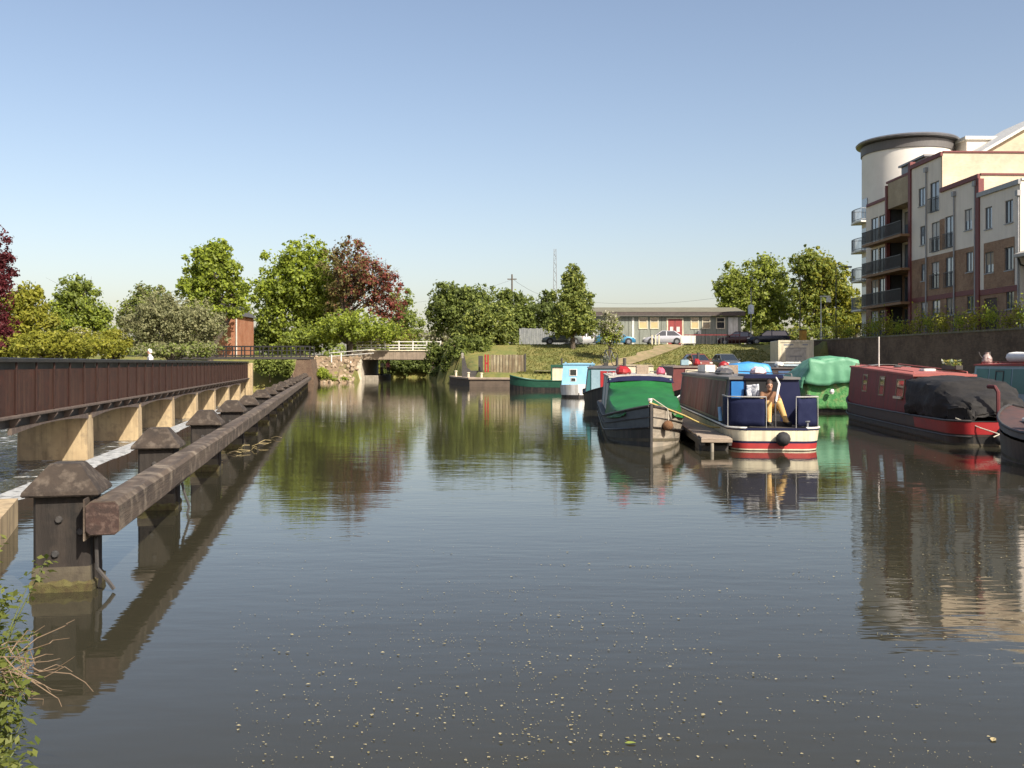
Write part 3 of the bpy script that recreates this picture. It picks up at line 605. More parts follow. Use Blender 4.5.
# ------------------------------------------------------------------ car park, path
flat('car_park', [(-2, 104.2), (27, 103.8), (27, 109.6), (-2, 109.6)], 3.935, M('asphalt', (.09, .085, .08), (.07, .066, .062), 2, .95, bump=.3))
m = MB(); rows = []
for k in range(30):
    t = k/29; cx = 6.5+11.0*t**.8; cy = 89.5+14.6*t
    rows.append([(cx-1.1+.3*math.sin(k), cy, max(ground_at(cx-1.1, cy), ground_at(cx-1.1, cy+.5))+.07), (cx, cy, ground_at(cx, cy)+.08), (cx+1.1, cy, ground_at(cx+1.1, cy)+.07)])
tag(m.sheet(rows).build('dirt_path', M('dirt', (.29, .215, .12), (.21, .17, .085), 1.2, .95, bump=.5, extra=((.16, .155, .05), 1.5))), kind='structure')
flat('waterside_track', [(2, 85.8), (26.3, 85.8), (26.3, 89.3), (2, 89.3)], 1.33, M('gravel_track', (.27, .21, .15), (.2, .16, .115), 1.5, .95, bump=.6))
# ------------------------------------------------------------------ boats
def boat_thing(name, label, stern, heading, group='moored boats'):   # local +x points from stern to bow
    hx_, hy_ = heading; return thing(name, label, 'boat', (stern[0], stern[1], 0), math.atan2(hy_, hx_), group)
def stations(L, W, zg=.56, bow=2.8, rise=.5, stern=.7, srise=.05, n=22):
    S = []
    xs_ = [stern*(1-math.cos(math.pi/2*k/5)) for k in range(6)]+list(np.linspace(stern, L-bow, 5))[1:-1]+[L-bow+bow*math.sin(math.pi/2*k/9) for k in range(10)]
    for x in xs_:
        w = W/2
        if x < stern: t = 1-x/stern; w *= .62+.38*math.sqrt(max(0, 1-t*t))
        if x > L-bow: t = (x-L+bow)/bow; w *= max(.015, (1-t**2.1))**.8
        z = zg
        if x > L-bow*1.3: z += rise*((x-L+bow*1.3)/(bow*1.3))**2
        if x < stern*2: z += srise*(1-x/(stern*2))
        S.append((x, max(w, .02), z))
    return S
def hull_band(S, f0, f1, mat, parent, name='hull', zb=-.35, out=0., flare=.06, side=None):
    def pt(x, w, z, f, s):
        zz = zb+(z-zb)*f; ww_ = w*(1-flare*(1-f)*2) if w > .1 else w; return (x+(0 if x > .01 else -out), s*(ww_+out), zz)
    m = MB()
    if side: return m.sheet([[pt(x, w, z, f, side) for x, w, z in S] for f in (f0, f1)]).build(name, mat, parent, True)
    ring0 = [pt(x, w, z, f0, -1) for x, w, z in S]+[pt(x, w, z, f0, 1) for x, w, z in S[::-1]]
    ring1 = [pt(x, w, z, f1, -1) for x, w, z in S]+[pt(x, w, z, f1, 1) for x, w, z in S[::-1]]
    return m.loft([ring0, ring1], 0, False).build(name, mat, parent, True)
def deck(S, mat, parent, dz=-.02, name='deck'):
    m = MB(); m.sheet([[(x, -w*.99, z+dz), (x, 0, z+dz+.015), (x, w*.99, z+dz)] for x, w, z in S]); return m.build(name, mat, parent)
def rubbing(S, mat, parent, f=1., r=.03, zb=-.35):
    m = MB()
    for s in (-1, 1): m.tube([(x, s*(w+.01), zb+(z-zb)*f) for x, w, z in S], r, 6)
    return m.build('rubbing_strake', mat, parent, True)
def cabin(parent, x0, x1, W, z0, z1, smat, rmat, tumble=.10, camber=.07, name='cabin', z1b=None, emat=None):
    z1b = z1b or z1; wb, wt = W/2, W/2-tumble; m = MB()
    R_ = []
    for x, zt in ((x0, z1), (x1, z1b)): R_.append([(x, -wb, z0), (x, wb, z0), (x, wt, zt), (x, -wt, zt)])
    c = m.loft(R_).build(name, smat, parent)
    m = MB(); rs = []
    for x, zt in ((x0-.06, z1), (x1+.06, z1b)):
        rs.append([(x, -wt-.035, zt-.02), (x, wt+.035, zt-.02), (x, wt+.035, zt+.035), (x, wt*.6, zt+camber*.8), (x, 0, zt+camber), (x, -wt*.6, zt+camber*.8), (x, -wt-.035, zt+.035)])
    m.loft(rs).build('roof', rmat, parent)
    m = MB()
    for s in (-1, 1):
        y = s*(wt-.1); m.tube([(x0+.3, y, z1+.04), (x0+.35, y, z1+.11), (x1-.35, y, z1b+.11), (x1-.3, y, z1b+.04)], .016, 5)
    m.build('handrail', rmat, parent); return c
def side_pt(W, z0, z1, tumble, z): return W/2-tumble*(z-z0)/(z1-z0)
def cabin_window(parent, xa, xb, za, zb, W, z0, z1, tumble, side, fm, gm, arch=False, pr=.02):
    t = lambda z: side*(side_pt(W, z0, z1, tumble, z)+pr); m = MB(); f_ = .045
    for (a, b, c, d) in ((xa-f_, xb+f_, za-f_, za), (xa-f_, xb+f_, zb, zb+f_), (xa-f_, xa, za, zb), (xb, xb+f_, za, zb)):
        m.loft([[(a, t(c), c), (b, t(c), c), (b, t(c)-side*.05, c), (a, t(c)-side*.05, c)], [(a, t(d), d), (b, t(d), d), (b, t(d)-side*.05, d), (a, t(d)-side*.05, d)]])
    w = m.build('window', fm, parent)
    q = lambda z: side*(side_pt(W, z0, z1, tumble, z)+.008)
    MB().loft([[(xa, q(za), za), (xb, q(za), za), (xb, q(za)-side*.03, za), (xa, q(za)-side*.03, za)], [(xa, q(zb), zb), (xb, q(zb), zb), (xb, q(zb)-side*.03, zb), (xa, q(zb)-side*.03, zb)]]).build('pane', gm, w); return w
def cloth(rows, name, mat, parent, amp=.02, seed=0, sub=3, thick=.012):
    """rows of points refined and wrinkled into a draped sheet with thickness"""
    rg = np.random.default_rng(seed); A = np.array([[tuple(p) for p in r] for r in rows], float)
    def refine(A):
        n = A.shape[0]*sub; t = np.linspace(0, A.shape[0]-1, n); i = np.clip(t.astype(int), 0, A.shape[0]-2); f = (t-i)[:, None, None]
        return A[i]*(1-f)+A[i+1]*f
    A = refine(A); A = refine(A.transpose(1, 0, 2)).transpose(1, 0, 2)
    nr, nc = A.shape[:2]; ctr = np.abs(np.linspace(-1, 1, nc))[None, :]; pl_ = np.cumsum(rg.normal(0, 1, nr)); pl_ -= np.convolve(np.pad(pl_, 3, 'edge'), np.ones(7)/7, 'valid'); pl_ = pl_[:, None]*(.25+ctr)   # pleats that hang from the ridge
    pl_ = np.sign(pl_)*np.abs(pl_)**.7*amp; A[:, :, 0] += pl_*.5; A[:, :, 1] += pl_*np.linspace(-1, 1, nc)[None, :]*1.2; amp *= .55
    N = rg.normal(0, 1, (A.shape[0]//2+2, A.shape[1]//2+2)); ii = np.minimum(np.arange(A.shape[0])//2, N.shape[0]-1); jj = np.minimum(np.arange(A.shape[1])//2, N.shape[1]-1)
    n0 = N[np.ix_(ii, jj)]*.6+rg.normal(0, .4, A.shape[:2]); A[:, :, 2] += n0*amp; A[:, :, 1] += np.roll(n0, 1, 0)*amp; A[:, :, 0] += np.roll(n0, 1, 1)*amp*.7
    o = MB().sheet([[tuple(p) for p in r] for r in A]).build(name, mat, parent, True)
    md = o.modifiers.new('solid', 'SOLIDIFY'); md.thickness = thick; return o
def button_fender(parent, c, r=.16, axis='x', mat=None):
    m = MB(); m.lathe([(r*.3, -r*.95), (r*.8, -r*.6), (r, 0), (r*.8, r*.6), (r*.3, r*.95)], c, 12, axis); return m.build('fender', mat or RUBBER, parent, True)
def scum(S, parent): hull_band(S, .365, .425, M('waterline_scum', (.12, .1, .06), (.06, .05, .035), 3, .9, bump=.4), parent, 'waterline_scum', out=.006)
HULLB = M('black_hull', (.011, .011, .011), (.026, .023, .02), 2, .5, bump=.12, streak=((.07, .055, .042), 1))
UP = Vector((.07, 1)).normalized()
NAVY = M('navy_paint', (.008, .011, .042), (.012, .015, .048), 3, .5, spec=.25)
NAVYC = M('navy_canvas', (.009, .012, .04), (.013, .017, .048), 6, .85, bump=.3, spec=.2)
# ---- green covered boat, bow to the viewer
GRNT = M('green_tarpaulin', (.010, .125, .024), (.007, .09, .018), 2.5, .55, bump=.25, bscale=5, bdist=.03)
stem = Vector((3.30, 23.7)); L = 13.5; s1 = stem+UP*L
b1 = boat_thing('green_boat', 'boat with bright green tarpaulin over its bow pointing at the viewer', s1, -UP)
S = stations(L, 2.1, .56, 3.4, .42, .7)
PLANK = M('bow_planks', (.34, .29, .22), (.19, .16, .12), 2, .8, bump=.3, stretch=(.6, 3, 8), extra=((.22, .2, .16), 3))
hull_band(S, 0, .62, HULLB, b1, side=-1); hull_band(S, 0, .62, PLANK, b1, side=1); hull_band(S, .62, .97, M('grey_blue_strake', (.10, .115, .12), (.07, .08, .085), 3, .6), b1, 'topside', out=.012, side=-1); hull_band(S, .62, .97, PLANK, b1, 'topside', out=.012, side=1); rubbing(S, HULLB, b1, .62, .022); rubbing(S, DSTEEL, b1, .8, .015); rubbing(S, DSTEEL, b1, 1, .035); deck(S, DSTEEL, b1)  # left side's shade is put into darker colours; sunlit right gets pale planks
BX((L-.05, -.035, -.3), (L+.04, .035, 1.04), .015).build('stem_post', DSTEEL, b1)
MB().lathe([(.04, .92), (.04, 1.08), (.06, 1.1), (.06, 1.15)], (L-.35, 0, 0), 8).build('bow_bollard', WHITE, b1)
xc = L-4.6
cabin(b1, 1.6, xc, 1.86, .60, 1.60, M('striped_side', (.45, .46, .43), (.2, .24, .23), 1.6, .6, stretch=(6, .2, .2), lo=.42, hi=.58), M('pale_roof', (.5, .46, .4)), .08)
for s in (-1, 1):
    for k in range(7):
        xx = xc-.3-k*1.05; w_ = .43
        zz0, zz1 = .64, 1.56; MB().loft([[(xx-w_, s*(.935), zz0), (xx+w_, s*.935, zz0), (xx+w_, s*.90, zz0), (xx-w_, s*.9, zz0)], [(xx-w_, s*(.865), zz1), (xx+w_, s*.865, zz1), (xx+w_, s*.82, zz1), (xx-w_, s*.82, zz1)]]).build('side_curtain', WHITE if k % 3 else M('teal_faded', (.16, .28, .27), (.24, .33, .31), 3, .6), b1)
rows = []
for t, w0, zt, ze in ((0, .86, 1.64, .70), (.12, .90, 1.50, .60), (.35, .99, 1.20, .60), (.6, .96, 1.0, .60), (.85, .78, .86, .67), (1, .56, .82, .74)):
    x = xc+.03+t*3.75; rows.append([(x, -w0-.05, ze-.04), (x, -w0-.02, ze+.02), (x, -w0*.94, ze+(zt-ze)*.82), (x, -w0*.45, zt-.01), (x, 0, zt+.01), (x, w0*.45, zt-.01), (x, w0*.94, ze+(zt-ze)*.82), (x, w0+.02, ze+.02), (x, w0+.05, ze-.04)])
rows[0] = [(xc+.2, y*1.0, z) for _, y, z in [(0, -.95, .64), (0, -.94, .72), (0, -.91, 1.1), (0, -.85, 1.46), (0, 0, 1.52), (0, .85, 1.46), (0, .91, 1.1), (0, .94, .72), (0, .95, .64)]]
rows[1] = [(xc+.5, y, z) for y, z in ((-.98, .62), (-.97, .70), (-.94, 1.0), (-.88, 1.30), (0, 1.37), (.88, 1.30), (.94, 1.0), (.97, .7), (.98, .62))]
cloth(rows, 'tarpaulin', GRNT, b1, .02, 1, 4)
cloth([[(xc+.03, y*.91, 1.66-.10*abs(y)**3) for y in np.linspace(-1, 1, 7)], [(xc+.245, y*.93, 1.51-.06*abs(y)**3) for y in np.linspace(-1, 1, 7)]], 'tarpaulin_top', NAVYC, b1, .006, 2, 3)
button_fender(b1, (L-.3, .42, .5), .13, 'y', M('rope_fender', (.2, .1, .045), (.13, .065, .03), 30, .95, bump=.8))
MB().tube([(L-.3, -.03, 1.05), (L-.5, .4, .9), (L-.75, .85, .72), (L-.9, 1.2, .55), (L-.85, 1.5, .44), (L-.95, 1.75, .42)], .022, 6).build('mooring_rope', ROPE, b1, True)
MB().tube([(L-.32, .05, 1.15), (L-.4, .42, .9), (L-.34, .44, .6)], .014, 5).build('fender_rope', ROPEW, b1)
scum(S, b1)
# ---- navy stern narrowboat
b2 = boat_thing('navy_narrowboat', 'narrowboat with navy stern panels and weathered brown side beside the pontoon', (6.02, 22.75), UP)
L = 16; W = 2.1; S = stations(L, W, .52, 2.6, .5, .55, .0)
STR = M('red_stripe', (.40, .035, .03), (.32, .03, .03), 4, .5)
hull_band(S, 0, .42, HULLB, b2); hull_band(S, .42, .455, CREAM, b2, 'line', out=.012); hull_band(S, .455, .60, STR, b2, 'stripe', out=.01); hull_band(S, .60, .655, NAVY, b2, 'line', out=.011); hull_band(S, .655, .94, CREAM, b2, 'stripe', out=.01); hull_band(S, .94, 1, NAVY, b2, 'gunwale', out=.02)
rubbing(S, WHITE, b2, 1, .024); deck(S, M('dark_deck', (.04, .035, .03), (.06, .05, .04), 6, .8), b2)
SIDE = M('weathered_side_panel', (.165, .085, .06), (.12, .065, .045), 1.2, .75, bump=.2, streak=((.26, .05, .045), 1.3), extra=((.24, .17, .13), 2.2, (3, 3, .4)), spec=.25)
z0, z1, tb_ = .5, 1.62, .13; xr = 1.55
cabin(b2, xr, L-2.9, 1.90, z0, z1, NAVY, M('grey_roof', (.16, .15, .145), (.11, .105, .1), 2, .7), tb_)
for s in (-1, 1):
    for k, (xa, xb) in enumerate(((2.05, 3.45), (3.5, 4.9), (4.95, 6.35), (6.4, 7.8), (7.85, 9.6), (9.65, 12.6))):
        t = lambda z: s*(side_pt(1.90, z0, z1, tb_, z)+.012); za, zb = z0+.10, z1-.08
        MB().loft([[(xa, t(za), za), (xb, t(za), za), (xb, t(za)-s*.03, za), (xa, t(za)-s*.03, za)], [(xa, t(zb), zb), (xb, t(zb), zb), (xb, t(zb)-s*.03, zb), (xa, t(zb)-s*.03, zb)]]).build('side_panel', SIDE, b2)
    t = lambda z: s*(side_pt(1.90, z0, z1, tb_, z)+.02); m = MB()
    for (xa, xb, za, zb) in ((1.98, 12.65, z0+.05, z0+.09), (1.98, 12.65, z1-.07, z1-.035), (1.98, 2.03, z0+.09, z1-.07), (12.61, 12.65, z0+.09, z1-.07)):
        m.loft([[(xa, t(za), za), (xb, t(za), za), (xb, t(za)-s*.04, za), (xa, t(za)-s*.04, za)], [(xa, t(zb), zb), (xb, t(zb), zb), (xb, t(zb)-s*.04, zb), (xa, t(zb)-s*.04, zb)]])
    m.build('panel_moulding', M('olive_moulding', (.2, .17, .1)), b2)
# rear bulkhead details (stern faces the viewer; local -x is towards the viewer)
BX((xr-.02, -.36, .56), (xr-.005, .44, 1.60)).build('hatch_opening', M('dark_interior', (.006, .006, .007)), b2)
BX((xr-.035, .50, 1.13), (xr-.01, .80, 1.55), .008).build('rear_door', M('bright_blue_paint', (.018, .16, .42), (.015, .13, .36), 4, .45), b2)
MB().loft([[(xr-.1, -.45, 1.63), (xr-.1, .50, 1.63), (xr+1.0, .5, 1.63), (xr+1.0, -.45, 1.63)], [(xr-.1, -.42, 1.72), (xr-.1, .47, 1.72), (xr+1.0, .47, 1.72), (xr+1.0, -.42, 1.72)]]).build('slide_hatch', NAVY, b2)
def dodger(ya, yb, seed):
    N = 6; rows = []
    for k in range(N):
        t = k/(N-1); y = ya+(yb-ya)*t; x = .60-.42*math.sqrt(max(0, 1-(y/1.06)**2)); rows.append([(x, y, .54), (x-.005, y, .85), (x, y, 1.19)])
    return cloth(rows, 'dodger', NAVYC, b2, .008, seed, 2)
dodger(.22, 1.02, 3); dodger(-.52, -1.02, 4)
for sg in (1, -1):
    cloth([[(xr-.02, sg*1.0, z) for z in (.54, .85, 1.19)], [(.62, sg*1.03, z) for z in (.54, .85, 1.19)]], 'side_dodger', NAVYC, b2, .006, 5+sg, 2)
m = MB()
for ya, yb in ((.2, 1.03), (-.48, -1.03)):
    pts = [(.58-.42*math.sqrt(max(0, 1-(y/1.07)**2)), y, 1.22) for y in np.linspace(ya, yb, 8)]+[(xr, math.copysign(1.0, yb), 1.22)]
    m.tube(pts, .017, 6)
    for p in (pts[0], pts[7]): m.tube([(p[0], p[1], .5), p], .009, 6)
m.build('stern_rail', M('dull_rail', (.38, .37, .34), (.3, .29, .27), 6, .5), b2, True)
MB().tube([(.25, -.02, .5), (.27, -.02, 1.0), (.32, -.04, 1.12)], .02, 8).build('rudder_stock', DSTEEL, b2, True); MB().tube([(.31, -.04, 1.10), (.38, -.07, 1.17), (1.05, -.26, 1.5), (1.12, -.2, 1.66)], [.024, .026, .03, .018], 8).build('tiller', WHITE, b2, True)
button_fender(b2, (-.13, -.12, .28), .17, 'x')
for y_ in (.6, -.75): MB().lathe([(.05, .52), (.05, .62), (.08, .64), (.08, .67)], (.35, y_, 0), 8).build('dolly', STEEL, b2)
BX((.75, -.5, .50), (1.05, .25, .62), .02).build('step', M('black_step', (.02, .02, .02)), b2)
WHP = M('patterned_cloth', (.65, .65, .65), (.12, .14, .2), 22, .85)
cl = cloth([[(1.44-.03*math.sin(k*2), .16+.30*k/4, z) for z in (1.18, 1.30, 1.42, 1.47)] for k in range(5)], 'patterned_cushion', WHP, None, .012, 9, 2, .05)
cl.matrix_world = b2.matrix_world; cl.location = b2.location; cl.rotation_euler = b2.rotation_euler; tag(cl, 'white patterned cloth hanging beside the open navy stern hatch', 'cloth')
MB().tube([(1.0, 1.12, .62), (1.05, 1.14, .95)], .045, 8).build('bottle_fender', M('pale_blue_plastic', (.2, .4, .6), (.15, .3, .5), 4, .4), b2)
# ---- pontoon with planks
pn = thing('pontoon', 'narrow weathered plank pontoon between the green and the navy boats', 'jetty', (4.62, 22.6, 0), math.atan2(UP.y, UP.x)-math.pi/2)
pk = BX((-.33, 0, .27), (.33, .255, .31), .006).mesh(WOODG)
for k in range(56): o = link('plank', pk, pn); o.location = (random.uniform(-.02, .02), k*.262, random.uniform(-.006, .006)); o.rotation_euler.z = random.uniform(-.012, .012)
for x in (-.3, .3): BX((x-.05, .05, .13), (x+.05, 14.6, .265)).build('bearer', DSTEEL, pn)
BX((-.35, -.05, .2), (.35, -.01, .3), .01).build('end_board', WOODG, pn)
for k in range(4): BX((-.33, .4+k*4.2, -.5), (.33, 1.4+k*4.2, .15), .05).build('float', DSTEEL, pn)
MB().tube([(-.1, -.02, -.8), (-.1, -.02, .19)], .04, 8).build('pile', CONC, pn)
# ---- boat wrapped in green sheets
b3 = boat_thing('green_wrapped_boat', 'boat wrapped in pale green tarpaulin and netting left of the red boat', (13.0, 40.6), UP)
L = 8; S = stations(L, 2.25, .6, 2.6, .4, .5, .0); hull_band(S, 0, .6, HULLB, b3); hull_band(S, .6, 1, DSTEEL, b3, 'topside', out=.01); deck(S, DSTEEL, b3)
NET = M('green_netting', (.035, .20, .05), (.1, .26, .08), 6, .8, bump=.7, bscale=10, bdist=.05, extra=((.25, .25, .1), 2.5))
TARP = M('pale_green_tarpaulin', (.11, .30, .17), (.08, .24, .135), 2, .55, bump=.3, bscale=4, bdist=.04)
rows = []
for x, k in ((-.12, .80), (-.1, .9), (.1, 1), (1, 1.03), (2, 1.05), (3.5, 1.05), (5.2, .95)):
    w = 1.12*k; rows.append([(x, -w*.8, .12), (x, -w*1.02, .35), (x, -w*1.05, .8), (x, -w*.95, 1.25), (x, -w*.5, 1.5), (x, 0, 1.55), (x, w*.5, 1.5), (x, w*.95, 1.25), (x, w*1.05, .8), (x, w*1.02, .35), (x, w*.8, .12)])
cloth(rows, 'netting', NET, b3, .035, 11, 2)
cloth([[(-.16+.03*math.sin(y*3), y*1.0, z) for y in np.linspace(-1, 1, 9)] for z in (.14, .5, .9, 1.3, 1.5)], 'netting_end', NET, b3, .03, 12, 2)
rows = []
for x, dz, k in ((-.30, -.10, .95), (-.24, .35, .9), (-.1, .72, .78), (.25, .80, .8), (.9, .79, .82), (1.8, .74, .85), (3.0, .6, .85), (4.2, .2, .8)):
    z = 1.5+dz*.98; w = 1.1
    rows.append([(x, -w*1.08, 1.12+.06*math.sin(x*5)), (x, -w*1.0, 1.30), (x, -w*.9, 1.3+(z-1.3)*.5), (x, -w*k*.70, z-.05), (x, 0, z), (x, w*k*.55, z-.02), (x, w*.95, 1.3+(z-1.3)*.45), (x, w*1.14, 1.32), (x, w*1.2, 1.05+.08*math.sin(x*4))])
cloth(rows, 'tarpaulin', TARP, b3, .024, 13, 5)
cloth([[(-.30+.05*math.sin(y*13+z)*(2.3-z)-(2.2-z)*.05, y*(1.17-.22*(z-1.2)), z-.07*math.sin(y*4)) for y in np.linspace(-1, 1, 11)] for z in (1.14, 1.45, 1.8, 2.16)], 'tarpaulin_end', TARP, b3, .025, 14, 2)
MB().lathe([(.06, -.1), (.1, 0), (.06, .1)], (-.36, .1, .85), 8).build('fender', WHITE, b3, True)
# ---- red narrowboat
RH = Vector((.05, 1)).normalized(); RH4 = Vector((.11, 1)).normalized()
b4 = boat_thing('red_narrowboat', 'long dark red narrowboat with black canvas hood over its stern', (11.72, 24.0), RH4)
L = 13.6; W = 2.1; S = stations(L, W, .56, 2.3, .5, .8, .04)
REDB = M('dull_red_cabin', (.22, .022, .022), (.16, .016, .017), 1.6, .55, streak=((.09, .025, .022), 1), spec=.22)
REDR = M('red_roof', (.36, .105, .085), (.29, .085, .07), 1.5, .7)
BRT = M('bright_red_band', (.34, .014, .015), (.25, .012, .013), 2.5, .5)
hull_band(S, 0, .60, HULLB, b4); hull_band(S[:7], .66, .97, BRT, b4, 'stern_band', out=.012); hull_band(S, .60, .97, M('brown_black_topside', (.05, .028, .022), (.03, .02, .018), 2, .5), b4, 'topside', out=.006); rubbing(S, DSTEEL, b4, .6, .025); rubbing(S, DSTEEL, b4, 1, .03); deck(S, DSTEEL, b4)
z0, z1 = .56, 1.64
cabin(b4, 4.2, L-1.6, 1.9, z0, z1, REDB, REDR, .12, .08, z1b=1.86)
for k, (xa, xb, za, zb) in enumerate(((5.0, 5.75, 1.02, 1.48), (7.2, 7.75, 1.02, 1.54), (9.4, 9.95, 1.08, 1.58))):
    for s in (1, -1): cabin_window(b4, xa, xb, za, zb, 1.9, z0, z1+.1, .12, s, M('brass_frame', (.3, .22, .11), (.2, .15, .08), 8, .5), GLASS)
    if k == 0: BX((xa, .95, za-.07), (xb, 1.0, za+.0)).build('flower_sill', CREAM, b4)
MB().lathe([(.06, .0), (.06, .02)], (4.55, .875, 1.42), 10, 'y').build('porthole', CREAM, b4)
CANV = M('black_canvas', (.016, .015, .014), (.03, .027, .024), 3, .75, bump=.5, bscale=6, bdist=.04, spec=.3)
rows = []
for x, zt, w in ((.22, .70, .6), (.3, .9, .62), (.5, 1.15, .75), (1.3, 1.38, .95), (1.7, 1.66, .98), (2.6, 1.72, .99), (3.6, 1.74, 1.0), (4.35, 1.78, .98)):
    rows.append([(x, -w*1.02, .58), (x, -w*1.05, .9), (x, -w*.98, zt-.22), (x, -w*.75, zt-.04), (x, 0, zt+.03), (x, w*.75, zt-.04), (x, w*.98, zt-.22), (x, w*1.05, .9), (x, w*1.02, .58)])
cloth([[(x, y, z if z < .95 else .95+(z-.95)*.84) for x, y, z in r] for r in rows], 'canvas_hood', CANV, b4, .05, 21, 4)
MB().tube([(.12, 0, .5), (.14, 0, 1.3), (.22, .05, 1.42), (.5, .1, 1.42)], .05, 8).build('tiller', M('dark_red', (.11, .014, .014)), b4, True)
button_fender(b4, (-.2, 0, .3), .17); button_fender(b4, (-.32, .12, .18), .13)
MB().tube([(.4, .9, .65), (-.1, .5, .45), (-.35, .1, .3)], .016, 5).build('rope', ROPEW, b4); MB().tube([(.3, -.8, .62), (-.1, -.4, .5), (-.4, .3, .25)], .016, 5).build('rope', ROPEW, b4)
MB().tube([(10.2, .3, 1.8), (10.2, .3, 2.9)], .025, 6).build('pole', WHITE, b4)
BX((5.6, -.2, 1.74), (6.1, .15, 1.83), .02).build('roof_box', WHITE, b4); MB().lathe([(.1, 1.74), (.1, 1.86), (.14, 1.87), (.05, 1.93)], (9, 0, 0), 10).build('roof_vent', DSTEEL, b4)
cloth([[(10.6+x, y*.85, 1.86+.1*(1-abs(y))) for y in np.linspace(-1, 1, 5)] for x in (0, .5, 1.2)], 'roof_cover', M('grey_cover', (.2, .2, .19)), b4, .03, 22, 2)
scum(stations(13.6, 2.1, .56, 2.3, .5, .8, .04), b4)
# ---- teal boat behind with olive cover, dinghy on roof
b5 = boat_thing('teal_boat', 'teal cabin boat with red roof edge and olive bow cover by the wall', (16.9, 22.0), RH)
L = 18.5; S = stations(L, 2.1, .6, 2.4, .4, .7); hull_band(S, 0, .98, HULLB, b5); rubbing(S, DSTEEL, b5, 1, .03); deck(S, DSTEEL, b5)
TEAL = M('teal_paint', (.035, .15, .15), (.028, .12, .125), 2, .45); LBL = M('pale_blue_trim', (.25, .36, .4), (.2, .3, .34), 4, .5)
z0, z1 = .62, 1.92; cabin(b5, 1.5, 14.2, 1.9, z0, z1, LBL, M('dark_red_roof', (.30, .04, .036), (.24, .03, .03), 3, .6), .12)
for s in (1, -1):
    for xa, xb in ((13.0, 14.0), (11.2, 12.9), (9.3, 11.1), (7, 9.1)):
        t = lambda z: s*(side_pt(1.9, z0, z1, .12, z)+.012); za, zb = 1.0, 1.8
        MB().loft([[(xa, t(za), za), (xb, t(za), za), (xb, t(za)-s*.03, za), (xa, t(za)-s*.03, za)], [(xa, t(zb), zb), (xb, t(zb), zb), (xb, t(zb)-s*.03, zb), (xa, t(zb)-s*.03, zb)]]).build('side_panel', TEAL, b5)
    cabin_window(b5, 11.8, 12.35, 1.15, 1.7, 1.9, z0, z1, .12, s, DSTEEL, M('net_curtain', (.38, .36, .35), (.25, .24, .23), 9, .6), pr=.03)
OLIV = M('olive_canvas', (.14, .13, .085), (.105, .098, .065), 2, .85, bump=.3)
rows = []
for x, zt, w in ((14.25, 2.05, .9), (14.6, 2.0, .92), (16, 1.72, .85), (17.2, 1.35, .6), (18.2, 1.15, .25)):
    rows.append([(x, -w, .75), (x, -w*.95, 1.1), (x, -w*.5, zt-.25), (x, 0, zt), (x, w*.5, zt-.25), (x, w*.95, 1.1), (x, w, .75)])
cloth(rows, 'bow_cover', OLIV, b5, .02, 31, 3)
MB().tube([(9.2, .35, 1.95), (9.2, .35, 2.5)], .055, 8).build('chimney', DSTEEL, b5); MB().lathe([(.1, 2.5), (.1, 2.53), (.02, 2.6)], (9.2, .35, 0), 10).build('chimney_cap', DSTEEL, b5)
dg = thing('upturned_dinghy', 'white upturned inflatable dinghy on the teal boat roof', 'dinghy', b5.matrix_world @ Vector((0, 0, 0)), 0)
dg.location = (b5.location.x+RH.x*11.4-.05, b5.location.y+RH.y*11.4, 2.02); dg.rotation_euler.z = b5.rotation_euler.z
m = MB(); pts = [(-1.2, -.5, .16), (.4, -.52, .16), (1.0, -.3, .18), (1.25, 0, .2), (1.0, .3, .18), (.4, .52, .16), (-1.2, .5, .16)]
WPL = M('white_rubber', (.7, .69, .65), (.6, .59, .55), 3, .5); m.tube(pts, [.15, .17, .17, .17, .17, .17, .15], 10); m.build('tube', WPL, dg, True)
m = MB(); m.lathe([(.5, .1), (.48, .26), (.3, .33), (.05, .35)], (.1, 0, 0), 14); m.build('floor', WPL, dg, True)
m = MB(); m.tube([(-1.15, -.5, .17), (-1.15, .5, .17)], .13, 8); m.build('rear_tube', WPL, dg, True)
# ---- dark boat cut by the right edge
b6 = boat_thing('dark_boat', 'black hulled boat bow cut off by the right edge of the view', (10.85, 11.0), Vector((.02, 1)).normalized())
L = 11.2; S = stations(L, 2.1, .62, 2.6, .45, .7); hull_band(S, 0, .8, HULLB, b6); hull_band(S, .86, 1, M('blue_grey_paint', (.1, .12, .13), (.08, .09, .1), 4, .5), b6, 'topside', out=.01); rubbing(S, DSTEEL, b6, 1, .03); deck(S, M('brown_deck', (.06, .04, .035), (.1, .05, .04), 3, .6), b6)
cabin(b6, 1.5, 8.0, 1.85, .6, 1.5, M('grey_cabin', (.2, .22, .22)), M('grey_roof2', (.3, .3, .29)), .1)
BX((9.4, -.3, .78), (9.9, .4, .86), .02).build('white_hatch', WHITE, b6)
MB().lathe([(.16, .74), (.15, .95), (.05, 1.08)], (8.9, .55, 0), 10).build('green_can', M('can_green', (.2, .27, .14)), b6)
scum(S, b6)
